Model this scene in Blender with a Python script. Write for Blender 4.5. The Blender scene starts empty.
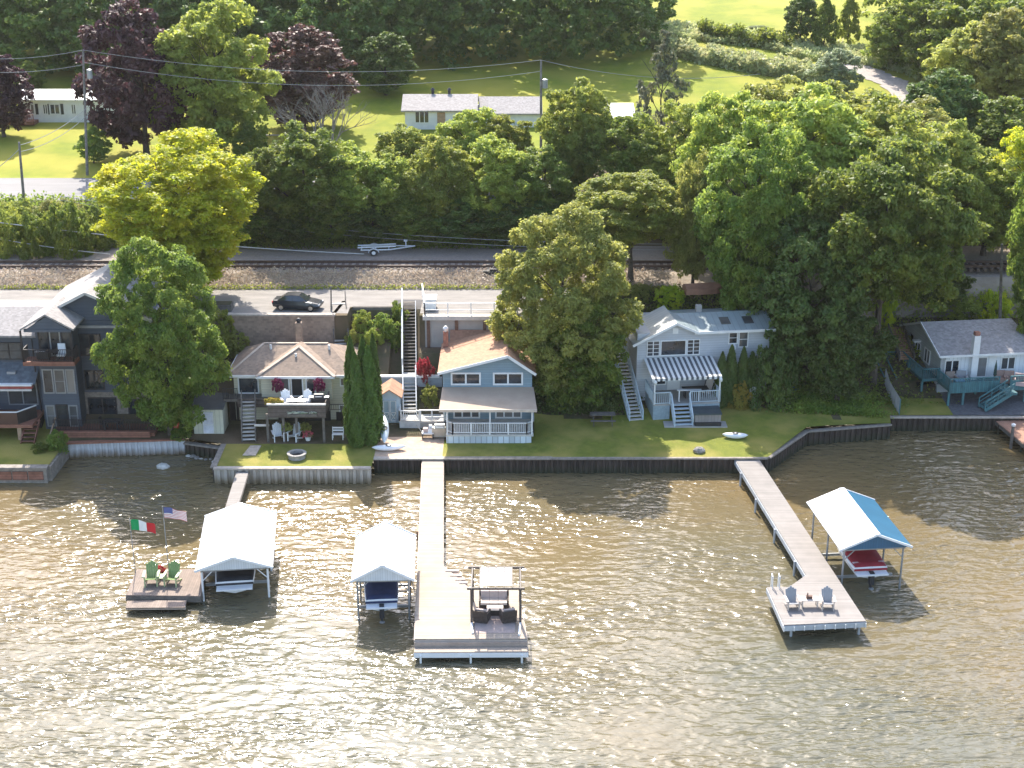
import bpy, math, random
import numpy as np
from mathutils import Vector, Matrix
R = math.radians
random.seed(7)
S = bpy.context.scene
COL = S.collection
# ---------------------------------------------------------------- camera
PITCH, FPX, CAMH = R(20.1), 1460.0, 43.0
cd = bpy.data.cameras.new('camera'); cam = bpy.data.objects.new('camera', cd); COL.objects.link(cam)
cam.location = (0, 0, CAMH); cam.rotation_euler = (R(90) - PITCH, 0, 0)
cd.sensor_width = 36; cd.lens = FPX / 1024 * 36; cd.clip_start = 1; cd.clip_end = 6000
S.camera = cam
# ---------------------------------------------------------------- sky and sun
SUN_EL, SUN_AZ = R(46), R(-11)          # azimuth measured from +Y (inland) towards +X
w = bpy.data.worlds.new('World'); S.world = w; w.use_nodes = True
nt = w.node_tree; nt.nodes.clear()
sky = nt.nodes.new('ShaderNodeTexSky'); sky.sky_type = 'NISHITA'; sky.sun_disc = False
sky.sun_elevation = SUN_EL; sky.sun_rotation = SUN_AZ
sky.air_density = 1.0; sky.dust_density = 2.0; sky.ozone_density = 1.0
bg = nt.nodes.new('ShaderNodeBackground'); bg.inputs[1].default_value = 0.15
wo = nt.nodes.new('ShaderNodeOutputWorld')
nt.links.new(sky.outputs[0], bg.inputs[0]); nt.links.new(bg.outputs[0], wo.inputs[0])
sl = bpy.data.lights.new('sun', 'SUN'); sl.energy = 3.3; sl.angle = R(0.5); sl.color = (1.0, 0.93, 0.82)
so = bpy.data.objects.new('sun', sl); COL.objects.link(so)
sd = Vector((math.sin(SUN_AZ) * math.cos(SUN_EL), math.cos(SUN_AZ) * math.cos(SUN_EL), math.sin(SUN_EL)))
so.rotation_euler = sd.to_track_quat('Z', 'Y').to_euler(); so.location = (0, 150, 200)
S.view_settings.view_transform = 'Standard'; S.view_settings.look = 'None'
S.view_settings.exposure = 1.55; S.view_settings.gamma = 1
S.render.engine = 'CYCLES'
S.cycles.max_bounces = 6; S.cycles.transparent_max_bounces = 4; S.cycles.sample_clamp_indirect = 4
S.cycles.caustics_reflective = False; S.cycles.caustics_refractive = False

# ---------------------------------------------------------------- helpers: places
cp, sp = math.cos(PITCH), math.sin(PITCH)
def ray(px, py):
    u, v = (px - 512) / FPX, (384 - py) / FPX
    return Vector((u, cp + v * sp, -sp + v * cp))
def at_z(px, py, z):
    d = ray(px, py); t = (z - CAMH) / d.z
    return Vector((d.x * t, d.y * t, z))
def at_Y(px, py, Y):
    d = ray(px, py); t = Y / d.y
    return Vector((d.x * t, Y, CAMH + d.z * t))
def X_at(px, Y, z):
    return (px - 512) / FPX * (Y * cp + (CAMH - z) * sp)

# ---------------------------------------------------------------- helpers: materials
MATS = {}
def mat(name, col, rough=0.8, var=0.12, vscale=1.5, bump=0.0, bscale=20, metal=0.0, col2=None, spec=0.5, stretch=(1, 1, 1), kind=None, kscale=4.0, kdir='Z', mix2=0.5):
    """procedural paint / wood / stone: base colour broken up by noise, optional boards or shingle courses"""
    if name in MATS: return MATS[name]
    m = bpy.data.materials.new(name); m.use_nodes = True; t = m.node_tree; n = t.nodes; L = t.links
    b = n['Principled BSDF']; b.inputs['Roughness'].default_value = rough; b.inputs['Metallic'].default_value = metal
    b.inputs['Specular IOR Level'].default_value = spec
    tc = n.new('ShaderNodeTexCoord'); mp = n.new('ShaderNodeMapping'); mp.inputs['Scale'].default_value = stretch
    L.new(tc.outputs['Object'], mp.inputs[0])
    nz = n.new('ShaderNodeTexNoise'); nz.inputs['Scale'].default_value = vscale; nz.inputs['Detail'].default_value = 6
    nz.inputs['Roughness'].default_value = 0.65
    L.new(mp.outputs[0], nz.inputs['Vector'])
    rp = n.new('ShaderNodeMapRange'); rp.inputs[1].default_value = 0.3; rp.inputs[2].default_value = 0.7
    L.new(nz.outputs[0], rp.inputs[0])
    c2 = col2 if col2 else tuple(max(0, c * (1 - 2.2 * var)) for c in col)
    c1 = col if col2 else tuple(min(1, c * (1 + var)) for c in col)
    mx = n.new('ShaderNodeMix'); mx.data_type = 'RGBA'
    mx.inputs[6].default_value = (*c2, 1); mx.inputs[7].default_value = (*c1, 1)
    L.new(rp.outputs[0], mx.inputs[0]); out = mx.outputs[2]; bumpsrc = None
    if kind in ('boards', 'siding', 'shingle', 'deck'):
        sx = n.new('ShaderNodeSeparateXYZ'); L.new(tc.outputs['Object'], sx.inputs[0])
        ax = sx.outputs[{'X': 0, 'Y': 1, 'Z': 2}[kdir]]
        mu = n.new('ShaderNodeMath'); mu.operation = 'MULTIPLY'; mu.inputs[1].default_value = kscale; L.new(ax, mu.inputs[0])
        fr = n.new('ShaderNodeMath'); fr.operation = 'FRACT'; L.new(mu.outputs[0], fr.inputs[0])
        fl = n.new('ShaderNodeMath'); fl.operation = 'FLOOR'; L.new(mu.outputs[0], fl.inputs[0])
        wn = n.new('ShaderNodeTexWhiteNoise'); wn.noise_dimensions = '1D'
        if kind == 'shingle':
            ox = sx.outputs[{'X': 1, 'Y': 0, 'Z': 0}[kdir]]
            m2 = n.new('ShaderNodeMath'); m2.operation = 'MULTIPLY_ADD'; m2.inputs[1].default_value = kscale * .8
            hf = n.new('ShaderNodeMath'); hf.operation = 'MULTIPLY'; hf.inputs[1].default_value = 3.37; L.new(fl.outputs[0], hf.inputs[0])
            L.new(ox, m2.inputs[0]); L.new(hf.outputs[0], m2.inputs[2])
            f2 = n.new('ShaderNodeMath'); f2.operation = 'FLOOR'; L.new(m2.outputs[0], f2.inputs[0])
            cb = n.new('ShaderNodeMath'); cb.operation = 'MULTIPLY_ADD'; cb.inputs[1].default_value = 17.13
            L.new(f2.outputs[0], cb.inputs[0]); L.new(fl.outputs[0], cb.inputs[2]); L.new(cb.outputs[0], wn.inputs['W'])
        else:
            L.new(fl.outputs[0], wn.inputs['W'])
        hs = n.new('ShaderNodeHueSaturation'); L.new(out, hs.inputs['Color'])
        vr = n.new('ShaderNodeMapRange'); amt = {'boards': .18, 'siding': .04, 'shingle': .16, 'deck': .1}[kind]
        vr.inputs[3].default_value = 1 - amt; vr.inputs[4].default_value = 1 + amt
        L.new(wn.outputs[0], vr.inputs[0]); L.new(vr.outputs[0], hs.inputs['Value'])
        gp = n.new('ShaderNodeMath'); gp.operation = 'LESS_THAN'; gp.inputs[1].default_value = {'boards': .1, 'siding': .14, 'shingle': .1, 'deck': .1}[kind]
        L.new(fr.outputs[0], gp.inputs[0])
        mg = n.new('ShaderNodeMix'); mg.data_type = 'RGBA'
        k = {'boards': .35, 'siding': .75, 'shingle': .85, 'deck': .6}[kind]
        mg.inputs[7].default_value = (col[0] * k, col[1] * k, col[2] * k, 1)
        L.new(gp.outputs[0], mg.inputs[0]); L.new(hs.outputs[0], mg.inputs[6]); out = mg.outputs[2]
    L.new(out, b.inputs['Base Color'])
    if bump:
        bn = n.new('ShaderNodeTexNoise'); bn.inputs['Scale'].default_value = bscale; bn.inputs['Detail'].default_value = 4
        L.new(tc.outputs['Object'], bn.inputs['Vector'])
        bp = n.new('ShaderNodeBump'); bp.inputs['Strength'].default_value = bump; bp.inputs['Distance'].default_value = 0.1
        L.new(bn.outputs[0], bp.inputs['Height']); L.new(bp.outputs[0], b.inputs['Normal'])
    MATS[name] = m; return m

def leafmat(name, c1, c2, c3, trans=0.45):
    """leaf colour varies leaf by leaf (face attribute), sprig by sprig (noise) and tree by tree"""
    if name in MATS: return MATS[name]
    m = bpy.data.materials.new(name); m.use_nodes = True; t = m.node_tree; n = t.nodes; L = t.links
    n.clear(); out = n.new('ShaderNodeOutputMaterial')
    at = n.new('ShaderNodeAttribute'); at.attribute_name = 'leafvar'
    tc = n.new('ShaderNodeTexCoord'); nz = n.new('ShaderNodeTexNoise'); nz.inputs['Scale'].default_value = .7; nz.inputs['Detail'].default_value = 3
    L.new(tc.outputs['Object'], nz.inputs['Vector'])
    oi = n.new('ShaderNodeObjectInfo')
    mx = n.new('ShaderNodeMix'); mx.data_type = 'RGBA'; mx.inputs[6].default_value = (*c1, 1); mx.inputs[7].default_value = (*c2, 1)
    L.new(at.outputs['Fac'], mx.inputs[0])
    mr = n.new('ShaderNodeMapRange'); mr.inputs[1].default_value = .42; mr.inputs[2].default_value = .72; L.new(nz.outputs[0], mr.inputs[0])
    m2 = n.new('ShaderNodeMix'); m2.data_type = 'RGBA'; m2.inputs[7].default_value = (*c3, 1)
    L.new(mr.outputs[0], m2.inputs[0]); L.new(mx.outputs[2], m2.inputs[6])
    hs = n.new('ShaderNodeHueSaturation'); v = n.new('ShaderNodeMapRange'); v.inputs[3].default_value = .8; v.inputs[4].default_value = 1.2
    L.new(oi.outputs['Random'], v.inputs[0]); L.new(v.outputs[0], hs.inputs['Value'])
    h = n.new('ShaderNodeMapRange'); h.inputs[3].default_value = .49; h.inputs[4].default_value = .51
    L.new(oi.outputs['Random'], h.inputs[0]); L.new(h.outputs[0], hs.inputs['Hue']); L.new(m2.outputs[2], hs.inputs['Color'])
    d = n.new('ShaderNodeBsdfPrincipled'); d.inputs['Roughness'].default_value = .55; d.inputs['Specular IOR Level'].default_value = .35
    L.new(hs.outputs[0], d.inputs['Base Color'])
    tr = n.new('ShaderNodeBsdfTranslucent')
    h2 = n.new('ShaderNodeHueSaturation'); h2.inputs['Value'].default_value = 2.1; h2.inputs['Saturation'].default_value = 1.0; h2.inputs['Hue'].default_value = .482
    L.new(hs.outputs[0], h2.inputs['Color']); L.new(h2.outputs[0], tr.inputs['Color'])
    ms = n.new('ShaderNodeMixShader'); ms.inputs[0].default_value = trans
    L.new(d.outputs[0], ms.inputs[1]); L.new(tr.outputs[0], ms.inputs[2]); L.new(ms.outputs[0], out.inputs['Surface'])
    MATS[name] = m; return m

def glass(name='window_glass', col=(.03, .04, .05)):
    if name in MATS: return MATS[name]
    m = mat(name, col, rough=.06, var=.4, vscale=1.2, spec=.8); n = m.node_tree.nodes; L = m.node_tree.links; b = n['Principled BSDF']
    src = b.inputs['Base Color'].links[0].from_socket; oi = n.new('ShaderNodeObjectInfo'); r = n.new('ShaderNodeMapRange'); r.inputs[1].default_value = .45; r.inputs[2].default_value = 1.0; r.inputs[4].default_value = .8  # pale tone mixed in per pane stands for curtains and reflections
    x = n.new('ShaderNodeMix'); x.data_type = 'RGBA'; x.inputs[7].default_value = (.26, .25, .23, 1); L.new(oi.outputs['Random'], r.inputs[0]); L.new(r.outputs[0], x.inputs[0]); L.new(src, x.inputs[6]); L.new(x.outputs[2], b.inputs['Base Color']); return m

W = mat('white_paint', (.78, .78, .76), .5, .05)
WM = mat('white_metal', (.8, .81, .82), .35, .03)
GREYM = mat('grey_metal', (.35, .36, .37), .4, .1, metal=.4)
DARK = mat('dark_metal', (.03, .03, .035), .5, .2)
TRIMD = mat('dark_bronze_frame', (.035, .03, .03), .5, .2)
WOODD = mat('weathered_wood', (.16, .14, .12), .85, .2, 3)
WOODR = mat('red_stained_wood', (.30, .13, .085), .75, .15, 3, kind='boards', kscale=5, kdir='Z')
WOODT = mat('tan_wood', (.42, .28, .18), .8, .15, 3)
G = glass()
BARK = mat('bark', (.10, .08, .06), .95, .3, 4, bump=.6, bscale=8)
BARKG = mat('grey_bark', (.22, .2, .18), .95, .25, 4)

# ---------------------------------------------------------------- helpers: objects
def tag(o, label=None, cat=None, group=None, kind=None):
    if label: o['label'] = label
    if cat: o['category'] = cat
    if group: o['group'] = group
    if kind: o['kind'] = kind
    return o
def thing(name, label, cat, loc=(0, 0, 0), rz=0, group=None):
    o = bpy.data.objects.new(name, None); COL.objects.link(o); o.empty_display_size = .3
    o.location = loc; o.rotation_euler = (0, 0, rz)
    return tag(o, label, cat, group)
def link(name, me, m, parent=None):
    o = bpy.data.objects.new(name, me); COL.objects.link(o)
    if m is not None and not me.materials: me.materials.append(m)
    if parent: o.parent = parent
    return o
def kids(o): return [c for c in bpy.data.objects if c.parent == o]
def dup(o, loc=None, rz=None, label=None, parent=None, group=None):
    c = o.copy(); COL.objects.link(c)
    if parent: c.parent = parent
    for k in list(o.children): dup(k, parent=c)
    if loc is not None: c.location = loc
    if rz is not None: c.rotation_euler = (0, 0, rz)
    if label: c['label'] = label
    if group: c['group'] = group
    return c

class MB:
    def __init__(s): s.v = []; s.f = []; s.mi = []
    def add(s, vs, fs, k=0):
        b = len(s.v); s.v += [tuple(v) for v in vs]; s.f += [tuple(i + b for i in f) for f in fs]; s.mi += [k] * len(fs); return s
    def box(s, x0, x1, y0, y1, z0, z1, k=0):
        vs = [(x, y, z) for z in (z0, z1) for (x, y) in ((x0, y0), (x1, y0), (x1, y1), (x0, y1))]
        return s.add(vs, [(3, 2, 1, 0), (4, 5, 6, 7), (0, 1, 5, 4), (1, 2, 6, 5), (2, 3, 7, 6), (3, 0, 4, 7)], k)
    def beam(s, p, q, wd, h=None, k=0, up=(0, 0, 1)):
        p, q = Vector(p), Vector(q); h = h or wd; d = (q - p).normalized(); u = Vector(up)
        if abs(d.dot(u)) > .98: u = Vector((0, 1, 0))
        a = d.cross(u).normalized() * wd / 2; c = a.cross(d).normalized() * h / 2
        vs = [e + i * a + j * c for e in (p, q) for i, j in ((-1, -1), (1, -1), (1, 1), (-1, 1))]
        return s.add(vs, [(0, 1, 2, 3), (7, 6, 5, 4), (0, 4, 5, 1), (1, 5, 6, 2), (2, 6, 7, 3), (3, 7, 4, 0)], k)
    def tube(s, p, q, r1, r2=None, n=8, k=0):
        r2 = r1 if r2 is None else r2; p, q = Vector(p), Vector(q); d = (q - p).normalized()
        u = Vector((0, 0, 1)) if abs(d.z) < .95 else Vector((1, 0, 0))
        a = d.cross(u).normalized(); c = d.cross(a)
        vs = [e + (a * math.cos(2 * math.pi * i / n) + c * math.sin(2 * math.pi * i / n)) * r for e, r in ((p, r1), (q, r2)) for i in range(n)]
        fs = [(i, (i + 1) % n, n + (i + 1) % n, n + i) for i in range(n)] + [tuple(reversed(range(n))), tuple(range(n, 2 * n))]
        return s.add(vs, fs, k)
    def path(s, pts, r, n=6, k=0):
        rr = r if hasattr(r, '__len__') else [r] * len(pts)
        for i in range(len(pts) - 1): s.tube(pts[i], pts[i + 1], rr[i], rr[i + 1], n, k)
        return s
    def prism(s, poly, d, k=0):
        """closed polygon (3D points) extruded by vector d"""
        n = len(poly); d = Vector(d); a = [Vector(p) for p in poly]
        return s.add(a + [p + d for p in a], [tuple(range(n))[::-1], tuple(range(n, 2 * n))] + [(i, (i + 1) % n, n + (i + 1) % n, n + i) for i in range(n)], k)
    def slab(s, quad, t, k=0):
        """roof plane: the given top face with thickness t below"""
        return s.prism([Vector(p) - Vector((0, 0, t)) for p in quad], (0, 0, t), k)
    def lathe(s, prof, n=16, c=(0, 0), k=0):
        b = [(c[0] + r * math.cos(2 * math.pi * i / n), c[1] + r * math.sin(2 * math.pi * i / n), z) for r, z in prof for i in range(n)]
        fs = [(j * n + i, j * n + (i + 1) % n, (j + 1) * n + (i + 1) % n, (j + 1) * n + i) for j in range(len(prof) - 1) for i in range(n)]
        fs.append(tuple(reversed(range(n)))); fs.append(tuple(range((len(prof) - 1) * n, len(prof) * n)))
        return s.add(b, fs, k)
    def loft(s, rings, k=0, close=True):
        n = len(rings[0]); vs = [p for r in rings for p in r]
        fs = [(j * n + i, j * n + (i + 1) % n, (j + 1) * n + (i + 1) % n, (j + 1) * n + i) for j in range(len(rings) - 1) for i in range(n)]
        if close: fs += [tuple(reversed(range(n))), tuple(range((len(rings) - 1) * n, len(rings) * n))]
        return s.add(vs, fs, k)
    def mesh(s, name, m=None, smooth=False):
        me = bpy.data.meshes.new(name); me.from_pydata(s.v, [], s.f)
        ms = m if isinstance(m, (list, tuple)) else [m]
        for x in ms: me.materials.append(x)
        if len(ms) > 1: me.polygons.foreach_set('material_index', s.mi)
        if smooth: me.polygons.foreach_set('use_smooth', [True] * len(me.polygons))
        me.update(); 
        import bmesh as _b
        b = _b.new(); b.from_mesh(me); _b.ops.recalc_face_normals(b, faces=b.faces); b.to_mesh(me); b.free()
        return me
    def build(s, name, m=None, parent=None, smooth=False, label=None, cat=None, group=None, kind=None, loc=None, rz=None):
        me = s.mesh(name, m, smooth); o = bpy.data.objects.new(name, me); COL.objects.link(o)
        if parent: o.parent = parent
        if loc is not None: o.location = loc
        if rz is not None: o.rotation_euler = (0, 0, rz)
        return tag(o, label, cat, group, kind)

def window(parent, x, z, wd, h, y=0, frame=W, panes=2, mull=False, fw=.09, name='window', face='front', gm=None, rows=1):
    """framed window whose outer left-bottom corner is x,z on the wall plane y (front), or along y on the plane x (side)"""
    f = MB(); g = MB(); d = .06
    f.box(0, wd, -d, .02, 0, fw); f.box(0, wd, -d, .02, h - fw, h); f.box(0, fw, -d, .02, fw, h - fw); f.box(wd - fw, wd, -d, .02, fw, h - fw)
    for i in range(1, panes):
        c = wd * i / panes; f.box(c - fw / 2, c + fw / 2, -d + .005, .02, fw, h - fw)
    for j in range(1, rows):
        c = h * j / rows; f.box(fw, wd - fw, -d + .012, .01, c - .018, c + .018)
    g.box(fw * .5, wd - fw * .5, -.02, .01, fw * .5, h - fw * .5)
    o = f.build(name, frame, parent); p = g.build('pane', gm or G, o)
    if face == 'front': o.location = (x, y, z)
    elif face == 'left': o.location = (x, y, z); o.rotation_euler = (0, 0, R(-90))
    return o
def railing(parent, pts, h=.95, m=W, post=.09, step=1.6, balusters=.14, base=.08, name='railing'):
    """rail along the floor points pts"""
    mb = MB()
    for a, b in zip(pts[:-1], pts[1:]):
        a, b = Vector(a), Vector(b); L_ = (b - a).length; n = max(1, round(L_ / step))
        up = Vector((0, 0, h))
        mb.beam(a + up, b + up, post * 1.1, post * .6); mb.beam(a + Vector((0, 0, base)), b + Vector((0, 0, base)), post * .6, post * .6)
        for i in range(n + 1):
            c = a.lerp(b, i / n); mb.beam(c, c + up * 1.04, post)
        if balusters:
            k = int(L_ / balusters)
            for i in range(1, k):
                c = a.lerp(b, i / k); mb.beam(c + Vector((0, 0, base)), c + up * .97, .035)
    return mb.build(name, m, parent)
def stairs(parent, a, b, wd, n, m, mr=None, rail=True, name='stair_flight', sides=None, tread=.3, railm=None, stm=None, rh=.95, both=True, side=(-1, 1)):
    """open flight from bottom a to top b (world or local points); returns flight part"""
    a, b = Vector(a), Vector(b); d = (b - a); f = Vector((d.x, d.y, 0)).normalized(); sd_ = Vector((f.y, -f.x, 0))
    t = MB(); st = []; rl = []
    run = Vector((d.x, d.y, 0)).length / n; td = max(tread, run * .9)
    for i in range(n):
        c = a + Vector((d.x, d.y, 0)) * ((i + .5) / n) + Vector((0, 0, d.z * (i + 1) / n))
        p = c - f * td / 2; q = c + f * td / 2
        t.prism([p - sd_ * wd / 2, p + sd_ * wd / 2, q + sd_ * wd / 2, q - sd_ * wd / 2], (0, 0, -.05))
    for s_ in (-1, 1):
        o = sd_ * (wd / 2 + .03) * s_
        st.append(MB().beam(a + o, b + o, .06, .26))
        if rail and s_ in side:
            u = Vector((0, 0, rh)); q_ = MB(); rl.append(q_); q_.beam(a + o + u, b + o + u, .08, .1); q_.beam(a + o + u * .55, b + o + u * .55, .05, .06)
            for i in range(0, n + 1, 4):
                c = a + d * (i / n) + o; q_.beam(c, c + u, .08)
    r = t.build(name, m, parent)
    for q_ in st: q_.build('stringer', stm or m, r)
    for q_ in rl: q_.build('handrail', railm or m, r)
    return r
# ================================================================ the setting
SHORE = [(-400, 98), (-60, 97.5), (-41, 96.6), (-33.5, 96.6), (-33.4, 101.2), (-24.7, 102), (-21.5, 100.9), (-21.45, 96.5), (-10.15, 96.5), (-10.1, 98.3),
         (-5, 98.3), (18.7, 98.4), (22.5, 103.6), (29.3, 105), (29.6, 106.6), (70, 106.6), (400, 104)]
SX = np.array([p[0] for p in SHORE], float); SY = np.array([p[1] for p in SHORE], float)
def shore(x): return float(np.interp(x, SX, SY))
FAR = [(112, 8.0), (119, 8.0), (121.3, 8.8), (129, 9.0), (134.5, 11.9), (145.5, 12.1), (167, 14), (200, 17), (243, 20), (600, 40), (700, 42)]
def prof(kind):
    near = {'bank': [(96, 1.2), (104, 1.4), (106, 2.6), (112, 8.0)],
            'wall': [(96, 1.2), (104.6, 1.4), (110.5, 5.3), (111.5, 5.4), (111.6, 8.0)],
            'bushes': [(96, 1.2), (104.3, 1.4), (105.5, 2.4), (107.7, 3.3), (107.9, 3.9), (113.9, 7.4), (114.0, 8.0)],
            'stair': [(96, 1.2), (104.3, 1.4), (105.5, 1.9), (107.7, 3.2), (109.4, 3.7), (115.4, 7.75), (115.5, 8.0)],
            'right': [(96, 1.2), (104, 1.6), (107.5, 2.0), (113, 4.0), (117.5, 8.0)],
            'teal': [(96, 1.2), (105, 1.3), (110, 1.6), (113.5, 3.0), (118.5, 4.5), (121.3, 8.3)]}[kind]
    return near + [q for q in FAR if q[0] > near[-1][0]]
PR = {k: prof(k) for k in ('bank', 'wall', 'bushes', 'stair', 'right', 'teal')}
ZN = [(-400, 'bank'), (-24.6, 'bank'), (-24.0, 'wall'), (-13.2, 'wall'), (-13.0, 'bushes'), (-9.75, 'bushes'), (-9.7, 'stair'), (-7.45, 'stair'), (-7.4, 'wall'), (-6.9, 'wall'), (.8, 'wall'), (3, 'right'), (24, 'right'), (30, 'teal'), (400, 'teal')]
def terr(x, y):
    for i in range(len(ZN) - 1):
        if x <= ZN[i + 1][0]: break
    (xa, ka), (xb, kb) = ZN[i], ZN[i + 1]
    def ev(k): P = PR[k]; return np.interp(y, [p[0] for p in P], [p[1] for p in P])
    t = min(1, max(0, (x - xa) / (xb - xa))); z = ev(ka) * (1 - t) + ev(kb) * t
    if y > 170: z += 1.2 * math.sin(x * .02 + 1) * min(1, (y - 170) / 60)
    return float(z)
def at_g(px, py):
    """where the line of sight meets the ground"""
    d = ray(px, py); t = 80.0
    while t < 3000:
        p = d * t; z = CAMH + p.z
        if p.y > shore(p.x) and z <= terr(p.x, p.y): return Vector((p.x, p.y, terr(p.x, p.y)))
        t += .25
    return Vector((d.x * 300, 300, terr(0, 300)))

def grass_mat(name, c1, c2, c3, sc=1.0):
    m = mat(name, c1, .9, 0, 1.2 * sc, bump=.5, bscale=14, col2=c2, spec=.2)
    n = m.node_tree.nodes; L = m.node_tree.links; b = n['Principled BSDF']; src = b.inputs['Base Color'].links[0].from_socket
    tc = [x for x in n if x.type == 'TEX_COORD'][0]
    z = n.new('ShaderNodeTexNoise'); z.inputs['Scale'].default_value = .22 * sc; z.inputs['Detail'].default_value = 5
    L.new(tc.outputs['Object'], z.inputs['Vector'])
    r = n.new('ShaderNodeMapRange'); r.inputs[1].default_value = .42; r.inputs[2].default_value = .66; L.new(z.outputs[0], r.inputs[0])
    x = n.new('ShaderNodeMix'); x.data_type = 'RGBA'; x.inputs[7].default_value = (*c3, 1); L.new(r.outputs[0], x.inputs[0]); L.new(src, x.inputs[6])
    L.new(x.outputs[2], b.inputs['Base Color']); return m
LAWN = grass_mat('mown_lawn', (.20, .215, .034), (.125, .15, .026), (.31, .265, .07), 1.5)
FIELD = grass_mat('far_meadow', (.235, .26, .022), (.155, .195, .02), (.33, .30, .045), .5)
DIRT = grass_mat('leaf_litter_ground', (.12, .09, .055), (.05, .06, .025), (.17, .12, .08))
DRY = grass_mat('dry_bank_soil', (.36, .30, .24), (.27, .22, .175), (.42, .36, .29), 1.6)
GRAV = mat('pale_gravel', (.42, .37, .33), .95, .15, 3, bump=.5, bscale=30, col2=(.31, .27, .24))
LANE = mat('sun_bleached_lane', (.30, .275, .25), .95, .1, 1.4, bump=.3, bscale=30, col2=(.19, .175, .16), stretch=(.3, 1, 1))
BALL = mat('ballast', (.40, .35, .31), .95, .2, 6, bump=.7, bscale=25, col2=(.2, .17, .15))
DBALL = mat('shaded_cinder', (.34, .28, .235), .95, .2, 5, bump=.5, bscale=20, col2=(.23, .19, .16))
ASPH = mat('old_asphalt', (.25, .24, .235), .9, .12, 1.0, bump=.2, bscale=30, stretch=(.15, 1, 1), col2=(.20, .19, .185))
PAVER = mat('sandstone_patio', (.50, .36, .26), .85, .12, 2, bump=.2, bscale=12)
SLATE = mat('dark_gravel_patio', (.13, .13, .14), .9, .2, 4, bump=.4, bscale=25)

def zone(x, y):
    if y < 112:
        if x < -33.3: return 'lawn'
        if x < -21.5: return 'bank_soil'
        if x < -10.1: return 'lawn' if y < 100.9 else 'bank_soil'
        if x < -5.1: return 'patio' if y < 102.2 else ('bank_soil' if (y < 104.5 or 107.3 > y) else 'bank_soil')
        if x < .4: return 'lawn' if y < 101.6 else 'bank_soil'
        if x < 25.5: return 'lawn' if y < 105.4 + .5 * math.sin(x * .9) + (1.6 if 9 < x < 25 else 0) else 'bank_soil'
        if x < 34.6: return 'lawn' if y < 109.8 else 'bank_soil'
        return 'gravel_yard' if y < 112 else 'bank_soil'
    if y < 119.2 and x > 7: return 'bank_soil'
    if y < (115.4 if -9.7 < x < -7.4 else 114.0 if -13.2 < x < -7.4 else 0): return 'bank_soil'
    if y < 119.2: return 'lane'
    if y < 121.6: return 'dry_bank'
    if y < 125.4: return 'railway_bed'
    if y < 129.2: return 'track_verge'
    if y < 135.4: return 'bank_soil'
    if y < 144.6 and x < 5: return 'far_road'
    if y < 152 and x > 5: return 'bank_soil'
    return 'meadow'
def sorted_u(a): return sorted(set(round(v, 3) for v in a))
xs = list(np.arange(-60, 60.01, .8)) + [-400, -250, -160, -120, -95, -80, -70, 70, 80, 95, 120, 160, 250, 400]
for p in SHORE:
    if abs(p[0]) < 60: xs += [p[0] - .02, p[0], p[0] + .02]
for z in ZN:
    if abs(z[0]) < 60: xs.append(z[0])
xs += [-33.3, -21.5, -10.1, -5.1, .4, 34.6, 25.5, 5, 7]
xs = sorted_u(xs)
ys = list(np.arange(99, 114, .6)) + [111.5, 111.6, 100.9, 102.2, 101.6, 104.6, 107.7, 107.9, 109.8, 113.5] + list(np.arange(114, 146, 1.0)) + [119.2, 121.6, 125.4, 129.2, 135.4, 144.6, 145.5, 152] + list(np.arange(148, 260, 4)) + [280, 320, 380, 460, 600, 700]
ys = sorted_u(ys)
GV = {}; gverts = []; gz = {}
def gvi(x, y):
    k = (round(x, 3), round(y, 3))
    if k not in GV:
        GV[k] = len(gverts); z = terr(x, y)
        gverts.append((x, y, z))
    return GV[k]
for i in range(len(xs) - 1):
    xa, xb = xs[i], xs[i + 1]; sa, sb = shore(xa), shore(xb); s = max(sa, sb)
    col = [y for y in ys if y > s + .05]
    z = zone((xa + xb) / 2, max(sa, sb) + .01)
    gz.setdefault(z, []).append((gvi(xa, sa), gvi(xb, sb), gvi(xb, col[0]), gvi(xa, col[0])))
    for j in range(len(col) - 1):
        z = zone((xa + xb) / 2, (col[j] + col[j + 1]) / 2)
        gz.setdefault(z, []).append((gvi(xa, col[j]), gvi(xb, col[j]), gvi(xb, col[j + 1]), gvi(xa, col[j + 1])))
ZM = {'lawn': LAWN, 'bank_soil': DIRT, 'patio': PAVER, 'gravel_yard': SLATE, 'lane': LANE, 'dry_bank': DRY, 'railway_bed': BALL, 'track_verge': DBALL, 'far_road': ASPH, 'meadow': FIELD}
for z, fs in gz.items():
    used = sorted(set(i for f in fs for i in f)); mp = {u: k for k, u in enumerate(used)}
    me = bpy.data.meshes.new(z); me.from_pydata([gverts[u] for u in used], [], [tuple(mp[i] for i in f) for f in fs])
    me.materials.append(ZM[z]); me.polygons.foreach_set('use_smooth', [z in ('meadow',)] * len(fs)); me.update()
    o = link(z, me, None); o['kind'] = 'structure'
# lake bed, in case the eye drops below the surface
MB().box(-400, 400, -300, 110, -4, -3.8).build('lake_bed', DIRT, kind='structure')

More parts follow.
